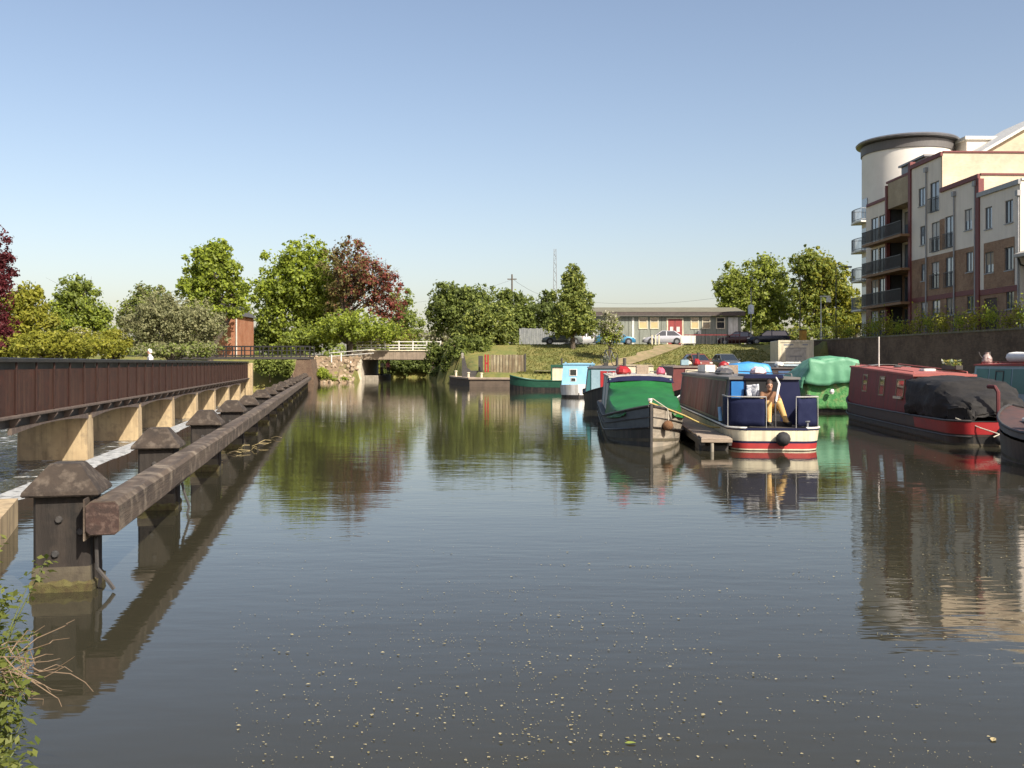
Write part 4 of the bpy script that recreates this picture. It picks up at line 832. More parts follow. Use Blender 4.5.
# ---- boats further up the left row
b7 = boat_thing('teal_striped_boat', 'narrow boat with teal red and white stern panels behind the green boat', Vector((4.75, 52))+UP*0, -UP)
L = 10.2; S = stations(L, 2.1, .62, 2.4, .4, .7); hull_band(S, 0, .98, HULLB, b7); rubbing(S, DSTEEL, b7, 1, .03); deck(S, DSTEEL, b7)
z0, z1 = .62, 1.78; cabin(b7, 1.2, L-2.0, 1.9, z0, z1, TEAL, M('slate_roof', (.1, .1, .105)), .14, .1)
for s in (1, -1):
    for k in range(6):
        xa = 1.4+k*1.12; mt = (LBL, BRT, WHITE)[k % 3]; t = lambda z: s*(side_pt(1.9, z0, z1, .14, z)+.012); za, zb = .72, 1.68
        MB().loft([[(xa, t(za), za), (xa+.9, t(za), za), (xa+.9, t(za)-s*.03, za), (xa, t(za)-s*.03, za)], [(xa, t(zb), zb), (xa+.9, t(zb), zb), (xa+.9, t(zb)-s*.03, zb), (xa, t(zb)-s*.03, zb)]]).build('side_panel', mt, b7)
BX((L-1.98, -.7, .75), (L-1.95, .7, 1.7)).build('front_panel', LBL, b7); BX((L-1.945, -.3, .8), (L-1.93, .35, 1.65)).build('front_door', BRT, b7)
b8 = boat_thing('pale_blue_boat', 'boat with pale blue cabin and white hull at the far end', Vector((3.85, 57.6))+UP*7.5, -UP)
L = 7.5; W = 2.2; S = stations(L, W, .72, 1.1, .05, .6)
hull_band(S, 0, .55, HULLB, b8); hull_band(S, .45, 1, WHITE, b8, 'topside', out=.01); deck(S, WHITE, b8); PBL = M('sky_blue_paint', (.26, .50, .66), (.22, .45, .6), 2, .5)
cabin(b8, .6, L-.75, 2.02, .72, 1.93, PBL, PBL, .1, .08)
w = BX((L-.75, -.55, 1.25), (L-.72, -.1, 1.65)).build('window', WHITE, b8); BX((L-.718, -.5, 1.29), (L-.705, -.15, 1.61)).build('pane', GLASS, w)
w = BX((L-.75, -.48, .92), (L-.72, -.16, 1.14)).build('window', WHITE, b8); BX((L-.718, -.44, .95), (L-.705, -.2, 1.11)).build('pane', GLASS, w)
b9 = boat_thing('dark_green_boat', 'small dark green boat with cream cabin beside the landing quay', (5.6, 72.5), Vector((-1, .12)).normalized())
L = 5.8; S = stations(L, 2.0, .72, 2.0, .38, .5); GRH = M('dark_green_hull', (.018, .085, .05), (.014, .065, .04), 3, .45)
hull_band(S, 0, .55, HULLB, b9); hull_band(S, .55, 1, GRH, b9, 'topside', out=.01); rubbing(S, GRH, b9, 1, .04); deck(S, M('deck_tan', (.3, .24, .16)), b9, -.1)
cabin(b9, .9, 2.7, 1.5, .65, 1.82, CREAM, GRH, .05, .05); m = MB()
for xa, xb, za, zb in ((.88, 2.72, 1.70, 1.84), (.88, .98, .66, 1.7), (2.62, 2.72, .66, 1.7)): m.box((xa, .72, za), (xb, .79, zb))
m.build('cabin_trim', GRH, b9); MB().tube([(2.0, 0, 1.85), (2.0, 0, 2.35)], .07, 8).build('chimney', DSTEEL, b9)
b10 = boat_thing('cream_boat', 'cream cabin narrowboat showing above the green boat roof', Vector((8.0, 66))+UP*2, -UP)
L = 11; S = stations(L, 2.1, .62, 2.4, .4, .7); hull_band(S, 0, .98, HULLB, b10); deck(S, DSTEEL, b10); cabin(b10, 1.2, L-2.2, 1.9, .62, 1.84, CREAM, M('buff_roof', (.4, .33, .22)), .12)
for xa in (3, 5, 7): cabin_window(b10, xa, xa+.7, 1.15, 1.6, 1.9, .62, 1.84, .12, -1, DSTEEL, GLASS)
b11 = boat_thing('maroon_boat', 'maroon cabin narrowboat beyond the navy boat with black chimney', Vector((9.0, 56)), -UP)
L = 12; S = stations(L, 2.1, .62, 2.4, .4, .7); hull_band(S, 0, .98, HULLB, b11); deck(S, DSTEEL, b11); cabin(b11, 1.2, L-2.2, 1.9, .62, 1.80, M('maroon_cabin', (.15, .035, .03)), M('dusty_roof', (.22, .17, .14)), .12)
BX((L-2.18, -.3, .7), (L-2.15, .3, 1.7)).build('front_door', CREAM, b11)
MB().tube([(L-3.2, .4, 1.85), (L-3.2, .4, 2.5)], .065, 8).build('chimney', DSTEEL, b11)
b12 = boat_thing('white_cruiser', 'small white cabin cruiser with raked windscreen beyond the navy boat', Vector((11.4, 54.5)), -UP)
L = 7; S = stations(L, 2.3, .85, 3.2, .25, .3); hull_band(S, 0, .3, NAVY, b12); hull_band(S, .3, 1, WHITE, b12, 'topside', out=.01); deck(S, WHITE, b12)
MB().loft([[(1.5, -1, .83), (1.5, 1, .83), (1.6, .8, 1.75), (1.6, -.8, 1.75)], [(4.2, -.95, .83), (4.2, .95, .83), (3.2, .75, 1.78), (3.2, -.75, 1.78)]]).build('cabin', WHITE, b12)
MB().loft([[(4.15, -.85, .93), (4.15, .85, .93), (3.3, .7, 1.68), (3.3, -.7, 1.68)], [(4.19, -.85, .95), (4.19, .85, .95), (3.34, .7, 1.7), (3.34, -.7, 1.7)]]).build('windscreen', GLASS, b12)
for s in (1, -1): MB().loft([[(1.9, s*.97, 1.15), (3.7, s*.95, 1.15), (3.7, s*.9, 1.15), (1.9, s*.9, 1.15)], [(1.95, s*.88, 1.55), (3.35, s*.86, 1.55), (3.35, s*.8, 1.55), (1.95, s*.8, 1.55)]]).build('side_window', GLASS, b12)
MB().tube([(4.4, -.8, 1.0), (5.6, -.6, 1.35), (6.8, 0, 1.4), (5.6, .6, 1.35), (4.4, .8, 1.0)], .02, 6).build('bow_rail', STEEL, b12)
b13 = boat_thing('blue_sheeted_boat', 'boat covered with a bright blue sheet left of the green wrapped boat', Vector((12.0, 55)), -UP)
L = 9; S = stations(L, 2.1, .6, 2.2, .35, .6); hull_band(S, 0, .98, HULLB, b13); deck(S, DSTEEL, b13)
BLS = M('bright_blue_sheet', (.03, .27, .58), (.025, .22, .5), 3, .45, bump=.25, bscale=5, bdist=.03); rows = []
for x, zt, w in ((1, 1.8, .95), (3, 2.0, 1.0), (6, 2.08, 1.0), (7.0, 2.02, 1.0), (7.15, 1.3, 1.02), (7.2, .7, 1.05)):
    rows.append([(x, -w*1.05, min(.72, zt)), (x, -w, zt*.6+.3), (x, -w*.9, zt-.12), (x, 0, zt), (x, w*.9, zt-.12), (x, w, zt*.6+.3), (x, w*1.05, min(.72, zt))])
cloth(rows, 'sheet', BLS, b13, .03, 41, 3)
b14 = boat_thing('brown_boat', 'dark brown low cabin boat between the blue sheet and green tarpaulin', Vector((14.2, 58)), -UP)
L = 10; S = stations(L, 2.1, .62, 2.2, .35, .6); hull_band(S, 0, .98, HULLB, b14); deck(S, DSTEEL, b14); cabin(b14, 1.2, L-2.2, 1.9, .62, 1.72, M('brown_cabin', (.045, .026, .02)), M('brown_roof', (.09, .07, .06)), .12)
BX((L-2.18, -.28, .75), (L-2.15, .28, 1.6)).build('front_door', M('blue_door', (.05, .1, .2)), b14)
b15 = boat_thing('white_topped_boat', 'boat with pale cluttered top below the cream cabin on the bank', Vector((19.2, 74)), -UP)
L = 9; S = stations(L, 2.2, .7, 2.2, .3, .6); hull_band(S, 0, 1, WHITE, b15); deck(S, WHITE, b15); cabin(b15, 1.2, L-2.6, 1.95, .7, 2.0, M('pale_blue_cab', (.4, .48, .52)), WHITE, .1); cabin_window(b15, 3, 4.6, 1.3, 1.75, 1.95, .7, 2.0, .1, -1, WHITE, GLASS); BX((L-2.58, -.7, 1.3), (L-2.56, .7, 1.8)).build('front_window', GLASS, b15)
# ---- things on boat roofs
def on(boat, x, y, z): a = boat.rotation_euler.z; return (boat.location.x+x*math.cos(a)-y*math.sin(a), boat.location.y+x*math.sin(a)+y*math.cos(a), z)
def small(name, label, cat, loc, builder, rz=0, group=None):
    t = thing(name, label, cat, loc, rz, group); builder(t); return t
def pot_of_plants(t, w, cols, seed, h=.16):
    BX((-w/2, -.1, 0), (w/2, .1, .13), .01).build('trough', M('dark_trough', (.05, .045, .035)), t)
    rg = np.random.default_rng(seed); n = 160; c = np.stack([rg.uniform(-w/2, w/2, n), rg.normal(0, .07, n), .13+rg.uniform(0, h, n)], 1); leaf_mesh(c, rg.normal(0, 1, (n, 3))+[0, 0, .8], .05, rg, M_leaf('flowers'+cols[0], cols[1]), 'flowers', t)
def leaf_mesh(P, N, size, rg, mat, name, parent, wid=.6, kind=None):
    P = np.asarray(P, float); n = len(P); N = N/np.maximum(np.linalg.norm(N, axis=1, keepdims=True), 1e-6)
    T = np.cross(N, rg.normal(0, 1, (n, 3))); T /= np.maximum(np.linalg.norm(T, axis=1, keepdims=True), 1e-6); B = np.cross(N, T)
    s = (size if np.ndim(size) else np.full(n, size))*rg.uniform(.65, 1.35, n); s = s[:, None]
    V = np.empty((n, 4, 3)); V[:, 0] = P-T*s; V[:, 1] = P+B*s*wid+N*s*.18; V[:, 2] = P+T*s; V[:, 3] = P-B*s*wid+N*s*.18
    me = bpy.data.meshes.new(name); me.vertices.add(n*4); me.vertices.foreach_set('co', V.reshape(-1).astype(np.float32))
    me.loops.add(n*4); me.loops.foreach_set('vertex_index', np.arange(n*4, dtype=np.int32)); me.polygons.add(n)
    me.polygons.foreach_set('loop_start', np.arange(0, n*4, 4, dtype=np.int32)); me.update(calc_edges=True); me.materials.append(mat)
    o = link(name, me, parent)
    if kind: o['kind'] = kind
    return o
small('flower_trough', 'trough of white and yellow flowers on the red narrowboat roof', 'planter', on(b4, 5.6, -.65, 1.80), lambda t: pot_of_plants(t, 1.3, ('w', ((.5, .5, .45), (.1, .16, .03), (.55, .45, .1), (.6, .6, .55))), 3), b4.rotation_euler.z)
def can(t):
    MB().lathe([(.17, 0), (.18, .02), (.17, .2), (.11, .3), (.07, .34), (.08, .4)], n=12).build('body', M('painted_can', (.5, .42, .36), (.12, .05, .05), 9, .5), t, True); MB().tube([(-.15, 0, .15), (-.26, 0, .3), (-.3, 0, .42)], .022, 6).build('spout', DSTEEL, t); MB().tube([(.1, 0, .3), (0, 0, .5), (-.1, 0, .32)], .012, 5).build('handle', DSTEEL, t)
small('painted_water_can', 'painted water can standing before the teal boat cabin', 'can', on(b5, 14.35, .35, 1.98), can)
BX((0, 0, 0), (.01, .01, .01))
MB().tube([(15.0, .0, 1.9), (15.0, .0, 2.42)], .05, 8).build('chimney', DSTEEL, b5)
def logs(t, n, w, seed):
    rg = random.Random(seed); lm = MB().lathe([(.06, -.2), (.065, 0), (.06, .2)], n=7, axis='y').mesh(M('log', (.22, .15, .09)))
    for k in range(n): link('log', lm, t).location = (rg.uniform(-w, w), rg.uniform(-.1, .1), .06+.11*(k % 2))
def crate(mt): return lambda t: [BX((-.25, -.18, 0), (.25, .18, .03)).build('base', mt, t)]+[BX(a, b).build('side', mt, t) for a, b in (((-.25, -.18, .03), (-.23, .18, .26)), ((.23, -.18, .03), (.25, .18, .26)), ((-.23, -.18, .03), (.23, -.16, .26)), ((-.23, .16, .03), (.23, .18, .26)))]
def ball(mt): return lambda t: [MB().lathe([(.02, 0), (.12, .04), (.18, .14), (.19, .2), (.14, .32), (.02, .38)], n=14).build('ball', mt, t, True), MB().lathe([(.03, .36), (.03, .42)], n=6).build('eyelet', DSTEEL, t)]
def bagf(mt, w=.4, h=.22): return lambda t: MB().loft([[(w*k*math.cos(a), w*.6*k*math.sin(a)*(1+.1*math.sin(3*a)), z+.02*math.sin(5*a)) for a in np.linspace(0, 2*math.pi, 12, endpoint=False)] for k, z in ((.8, .02), (1, h*.3), (.9, h*.7), (.45, h), (.1, h*1.02))]).build('bag', mt, t, True)
def bike(t):
    for x in (-.5, .5): MB().tube([(x+.32*math.cos(a), 0, .33+.32*math.sin(a)) for a in np.linspace(0, 2*math.pi, 18)], .018, 5).build('wheel', RUBBER, t)
    MB().tube([(-.5, 0, .33), (-.15, 0, .75), (.4, 0, .75), (.5, 0, .33)], .02, 5).tube([(-.15, 0, .75), (0, 0, .3), (.4, 0, .75)], .02, 5).build('frame', STEEL, t); BX((-.28, -.06, .8), (-.05, .06, .86), .02).build('saddle', BLACK, t)
RZ = b2.rotation_euler.z
small('red_fender_ball', 'round red buoy on the navy narrowboat roof', 'buoy', on(b2, 9.2, -.1, 1.68), ball(BRT))
small('log_pile', 'pile of cut logs on the navy narrowboat roof', 'logs', on(b2, 11.2, .1, 1.68), lambda t: logs(t, 12, .5, 1), RZ)
small('roof_bag', 'grey bundle on the navy narrowboat roof near the front', 'bag', on(b2, 7.0, .2, 1.68), bagf(M('grey_bundle', (.3, .3, .28), (.15, .15, .14), 8)), RZ)
small('roof_bag', 'pink and white bundle on the navy narrowboat roof near the hatch', 'bag', on(b2, 3.9, -.25, 1.68), bagf(M('pink_bundle', (.55, .25, .3), (.6, .58, .56), 6), .36, .2), RZ)
small('roof_crate', 'brown open crate on the navy narrowboat roof', 'crate', on(b2, 8.0, -.15, 1.68), crate(WOODG), RZ)
small('roof_crate', 'white open crate on the navy narrowboat roof beside the red buoy', 'crate', on(b2, 10.0, .35, 1.68), crate(WHITE), RZ+.4)
small('roof_bag', 'dark bundle on the navy narrowboat roof beside the handrail', 'bag', on(b2, 5.3, .45, 1.68), bagf(M('dark_bundle', (.05, .05, .06), (.1, .09, .08), 7), .45, .16), RZ)
small('roof_bag', 'red bundle at the left end of the green boat roof', 'bag', on(b1, 8.0, -.45, 1.66), bagf(BRT, .38, .24), RZ)
small('roof_bag', 'pink bundle at the right end of the green boat roof', 'bag', on(b1, 8.3, .62, 1.66), bagf(M('pink_cloth', (.55, .1, .16)), .22, .2), RZ)
small('roof_crate', 'plain crate on the middle of the green boat roof', 'crate', on(b1, 6.5, .2, 1.66), crate(WOODG), RZ)
small('roof_planter', 'trough of green plants on the teal striped boat roof', 'planter', on(b7, 5.4, 0, 1.88), lambda t: pot_of_plants(t, 1.2, ('g', ((.06, .1, .03), (.2, .2, .15), (.3, .3, .28))), 8, .3), RZ)
small('roof_bicycle', 'bicycle lying against clutter on the teal striped boat roof', 'bicycle', on(b7, 4.0, .2, 1.86), bike, RZ+.5)
MB().tube([(7.4, .45, 1.7), (7.4, .45, 2.25)], .06, 8).build('chimney', DSTEEL, b7); MB().tube([(6.9, -.35, 1.7), (6.9, -.35, 2.15)], .05, 8).build('chimney', DSTEEL, b1)
small('roof_crate', 'blue crate on the maroon boat roof', 'crate', on(b11, 7.5, -.1, 1.9), crate(LBL), RZ)
small('roof_bag', 'red bundle on the maroon boat roof', 'bag', on(b11, 9, .3, 1.88), bagf(BRT, .3, .3), RZ)
small('roof_bag', 'cream bundle on the maroon boat roof', 'bag', on(b11, 6.0, .1, 1.88), bagf(CREAM, .5, .25), RZ)
small('roof_bag', 'white bundle on the brown boat roof', 'bag', on(b14, 6.0, .1, 1.8), bagf(WHITE, .4, .25), RZ)
# ------------------------------------------------------------------ cars
def car(label, loc, rz, paint, estate=False, group='parked cars'):
    t = thing('parked_car', label, 'car', loc, rz, group)
    xs_ = [-2.12, -2.08, -1.85, -1.3, -.5, .4, 1.05, 1.6, 1.95, 2.1]; zt = [.62, .84, .93, .95, .95, .94, .90, .82, .72, .55]; hw = [.66, .78, .83, .85, .855, .855, .85, .82, .74, .62]
    rings = [[(x, -w*.92, .22), (x, -w, .38), (x, -w, z*.72), (x, -w*.93, z-.03), (x, -w*.6, z), (x, w*.6, z), (x, w*.93, z-.03), (x, w, z*.72), (x, w, .38), (x, w*.92, .22)] for x, z, w in zip(xs_, zt, hw)]
    MB().loft(rings).build('body', paint, t, True)
    rb_, rr = (-1.75, -2.0) if estate else (-1.15, -1.85)
    MB().loft([[(rr, -.77, .92), (1.02, -.77, .90), (1.02, .77, .90), (rr, .77, .92)], [(rb_, -.60, 1.40), (.22, -.60, 1.42), (.22, .60, 1.42), (rb_, .60, 1.40)]]).build('glasshouse', GLASS, t)
    MB().loft([[(rb_-.08, -.63, 1.385), (.28, -.63, 1.40), (.28, .63, 1.40), (rb_-.08, .63, 1.385)], [(rb_, -.5, 1.46), (.15, -.5, 1.475), (.15, .5, 1.475), (rb_, .5, 1.46)]]).build('roof', paint, t)
    for s in (-1, 1):
        m = MB(); ln = lambda a, b, w: m.loft([[(a[0]-w, s*(a[1]-.03), a[2]), (a[0]+w, s*(a[1]-.03), a[2]), (a[0]+w, s*(a[1]+.012), a[2]), (a[0]-w, s*(a[1]+.012), a[2])], [(b[0]-w, s*(b[1]-.03), b[2]), (b[0]+w, s*(b[1]-.03), b[2]), (b[0]+w, s*(b[1]+.012), b[2]), (b[0]-w, s*(b[1]+.012), b[2])]])
        ln((1.0, .77, .9), (.22, .61, 1.41), .04); ln((-.25, .775, .92), (-.28, .61, 1.41), .05); ln((rr+.06, .77, .92), (rb_+.02, .61, 1.4), .07); m.build('pillars', paint, t)
        for x in (-1.32, 1.32):
            MB().lathe([(.36, .845*s), (.36, .862*s)], (x, 0, .36), 16, 'y').build('wheel_arch', BLACK, t)
            w = MB().lathe([(.22, .70*s), (.31, .72*s), (.31, .86*s), (.22, .875*s)], (x, 0, .31), 16, 'y').build('wheel', RUBBER, t); MB().lathe([(.2, .86*s), (.19, .885*s), (.05, .89*s)], (x, 0, .31), 12, 'y').build('rim', STEEL, w)
        BX((1.93, s*.5-.13, .6), (2.08, s*.5+.13, .72), .02).build('headlight', WHITE, t); BX((-2.13, s*.6-.1, .62), (-2.06, s*.6+.1, .85), .02).build('tail_light', RED, t); BX((.75, s*.86, .92), (.93, s*1.0, 1.04), .02).build('mirror', paint, t)
    BX((2.06, -.6, .3), (2.14, .6, .46), .02).build('bumper', BLACK, t); BX((-2.16, -.65, .34), (-2.09, .65, .52), .02).build('bumper', BLACK, t); BX((-2.175, -.26, .55), (-2.13, .26, .66)).build('number_plate', WHITE, t)
    return t
def paint(n, c): return M('car_'+n, c, tuple(x*.9 for x in c), 2, .25, metal=.3)
gz1 = 3.94
car('silver hatchback parked before the red door of the hut', at(663, 347, 105.6)*Vector((1, 1, 0))+Vector((0, 0, gz1)), R(180), paint('silver', (.45, .45, .47)))
car('blue car half hidden behind the white blossom bush', at(615, 347, 106)*Vector((1, 1, 0))+Vector((0, 0, gz1)), R(2), paint('blue', (.05, .22, .38)))
car('dark navy estate car at the right end of the car park', at(768, 347, 104.8)*Vector((1, 1, 0))+Vector((0, 0, gz1)), R(176), paint('navy', (.015, .018, .03)), True)
car('grey green estate car in the shade of the conical tree', at(562, 347, 105.4)*Vector((1, 1, 0))+Vector((0, 0, gz1)), R(181), paint('greygreen', (.16, .18, .17)), True)
car('white car between the conical tree and the blossom bush', at(588, 347, 108.2)*Vector((1, 1, 0))+Vector((0, 0, gz1)), R(4), paint('white', (.6, .6, .58)))
car('faded red car parked low by the waterside track', at(697, 370, 87.4)*Vector((1, 1, 0))+Vector((0, 0, 1.335)), R(-80), paint('faded_red', (.30, .10, .075)))
car('dark grey car parked low by the waterside track', at(726, 370, 87.6)*Vector((1, 1, 0))+Vector((0, 0, 1.335)), R(-84), paint('grey', (.13, .14, .14)))
car('dark maroon car behind the navy estate car', at(737, 347, 108.6)*Vector((1, 1, 0))+Vector((0, 0, gz1)), R(170), paint('maroon', (.05, .014, .014)))
# ------------------------------------------------------------------ lamp posts, masts, wires, fences, signs, cabin
def lamp(label, px, D, top_py, style, mt):
    p = at(px, 340, D); g = max(ground_at(p.x, p.y), 0); h = EYE+(HZ-top_py)/F*D-g
    t = thing('lamp_post', label, 'lamp post', (p.x, p.y, g)); MB().tube([(0, 0, -.1), (0, 0, 1.2), (0, 0, 1.25), (0, 0, h)], [.1, .1, .06, .045], 8).build('column', mt, t)
    if style == 'arm': MB().tube([(0, 0, h), (.3, 0, h+.15), (1.0, 0, h+.12)], .035, 6).build('arm', mt, t); BX((.8, -.15, h+.02), (1.5, .15, h+.17), .04).build('lantern', mt, t)
    if style == 'flood': BX((-.1, -.12, h), (.9, .12, h+.12), .02).build('arm', mt, t); BX((.55, -.25, h-.55), (.95, .1, h-.05), .03).build('floodlight', WHITE, t)
    if style == 'sign': MB().lathe([(.02, 3.2), (.3, 3.3), (.32, 3.9), (.3, 4.2), (.02, 4.3)], n=14).build('globe', M('pale_globe', (.55, .62, .68)), t, True)
    return t
lamp('slim pole with a pale globe beside the hut', 751, 106, 288, 'sign', STEEL)
lamp('white post with a floodlight arm before the right hand trees', 821, 101, 297, 'flood', WHITE)
lamp('tall dark lamp post with a single arm near the apartment block', 836, 96, 268, 'arm', BLACK)
lamp('thin bare pole in front of the tree beside the hut', 800, 104, 275, 'none', BARK)
def mast(label, px, D, top, w):
    p = at(px, 340, D); h = EYE+(HZ-top)/F*D-2.5; t = thing('lattice_mast', label, 'mast', (p.x, p.y, 2.5)); m = MB(); n = 26
    for a, b in ((-1, -1), (1, -1), (1, 1), (-1, 1)): m.tube([(a*w, b*w, 0), (a*w*.35, b*w*.35, h)], .05, 4)
    m.build('leg', STEEL, t); m = MB()
    for k in range(n):
        z = h*k/n; z2 = h*(k+1)/n; s = w*(1-.65*k/n); s2 = w*(1-.65*(k+1)/n); q = 1 if k % 2 else -1; m.tube([(-s*q, -s, z), (s2*q, -s2, z2)], .03, 4); m.tube([(-s*q, s, z), (s2*q, s2, z2)], .03, 4)
    m.build('bracing', STEEL, t); m = MB().tube([(-1.6, 0, h*.55), (1.2, 0, h*.58)], .05, 4).tube([(-1.2, 0, h*.62), (.6, 0, h*.6)], .04, 4); m.build('aerial', STEEL, t); return t, h
m1, h1 = mast('tall thin lattice mast behind the conical tree', 555, 165, 249, .45)
tp = thing('utility_pole', 'dark utility pole rising above the trees left of the mast', 'pole', at(512, 340, 150)*Vector((1, 1, 0))+Vector((0, 0, 2.5))); MB().tube([(0, 0, 0), (0, 0, 12.8)], [.16, .11], 8).build('shaft', BARK, tp); BX((-.7, -.06, 12), (.7, .06, 12.15)).build('crossarm', BARK, tp)
WIRE = M('wire', (.06, .06, .065))
def wire(label, a, b, sag):
    a, b = Vector(a), Vector(b); tag(MB().tube([a.lerp(b, k/16)-Vector((0, 0, sag*4*(k/16)*(1-k/16))) for k in range(17)], .018, 4).build('overhead_wire', WIRE), label, 'wire', 'overhead wires')
P0 = tp.location+Vector((0, 0, 12.2)); P1 = Vector((m1.location.x, m1.location.y, 2.5+h1*.56))
wire('overhead wire from the utility pole to the mast', P0, P1, .6)
wire('overhead wire from the mast over the hut', P1, at(760, 290, 150), 1.5); wire('lower overhead wire running left from the utility pole', P0+Vector((0, 0, -.2)), at(330, 300, 150), 1.8)
pf = thing('palisade_fence', 'grey vertical boarded fence behind the cars near the conical tree', 'fence', (.9, 109.4, 3.9))
pb = BX((-.11, -.02, 0), (.11, .02, 1.9)).mesh(M('grey_boards', (.27, .28, .26), (.19, .2, .2), 2, .8, streak=((.12, .13, .12),)))
for k in range(30): o = link('board', pb, pf); o.location = (k*.232, 0, random.uniform(-.05, .05))
for z in (.4, 1.5): BX((-.1, .021, z), (6.9, .09, z+.08)).build('rail', DSTEEL, pf)
pr = thing('post_and_rail', 'low dark railing along the front of the hut', 'railing', (18.0, 104.3, 3.9))
for k in range(16): BX((k*.38-.025, -.02, 0), (k*.38+.025, .02, 1.0)).build('bar', DSTEEL, pr)
BX((-.03, -.03, 1.0), (5.75, .03, 1.06)).build('rail', RED, pr)
for k, px in enumerate((652, 655.5, 659)):
    t = thing('timber_bollard', ('leftmost of three slim pale posts before the silver car', 'middle of three slim pale posts before the silver car', 'rightmost of three slim pale posts before the silver car')[k], 'bollard', at(px, 348, 103.6)*Vector((1, 1, 0))+Vector((0, 0, ground_at(at(px, 348, 103.6).x, 103.6))), 0, 'pale posts at the car park edge')
    BX((-.07, -.07, -.1), (.07, .07, 1.05), .01).build('shaft', CREAM, t); BX((-.075, -.075, 1.05), (.075, .075, 1.12), .02).build('top', GTRIM, t)
sb = thing('notice_board', 'blank white notice board on legs at the car park edge', 'sign', at(688, 348, 102.5)*Vector((1, 1, 0))+Vector((0, 0, ground_at(at(688, 348, 102.5).x, 102.5))))
BX((-.78, -.04, .25), (.78, .04, 1.05), .01).build('board', WHITE, sb)
for x in (-.65, .65): BX((x-.04, .045, -.1), (x+.04, .1, .98)).build('leg', WHITE, sb)
cb = thing('site_cabin', 'cream portable cabin with panelled end standing on the bank by the wall', 'cabin', (24.1, 84.9, 1.2), R(-6))
BX((-1.45, 0, 0), (1.45, 4.6, 2.72), .03).build('shell', CREAM, cb)
for a, b in (((-1.47, -.05, 0), (-1.3, .02, 2.74)), ((1.3, -.05, 0), (1.47, .02, 2.74)), ((-1.3, -.048, 2.55), (1.3, .02, 2.74)), ((-1.3, -.048, 0), (1.3, .02, .15))): BX(a, b).build('frame', CREAM, cb)
d_ = BX((-.85, -.03, .15), (.85, .0-.004, 2.05)).build('door', M('buff_panel', (.5, .46, .38)), cb); BX((-.86, -.05, 2.05), (.86, -.005, 2.1)).build('lintel', STEEL, d_); BX((-.5, -.045, 1.35), (.5, -.032, 1.42)).build('bar', STEEL, d_); BX((-.03, -.045, .2), (.03, -.032, 1.34)).build('bar', STEEL, d_)
for x0_, w_ in ((-1.0, .8), (.55, .45)): BX((x0_, -.02, 2.3), (x0_+w_, -.005, 2.42)).build('lettering_strip', GTRIM, cb)
yc = thing('yellow_cabinet', 'small orange yellow upright box among the right hand trees', 'box', at(803, 340, 101)*Vector((1, 1, 0))+Vector((0, 0, ground_at(29.4, 101))), R(15)); BX((-.3, -.25, 0), (.3, .25, 1.4), .05).build('shell', M('orange_yellow', (.5, .26, .04)), yc); BX((-.34, -.29, 1.4), (.34, .29, 1.48), .03).build('lid', DSTEEL, yc)
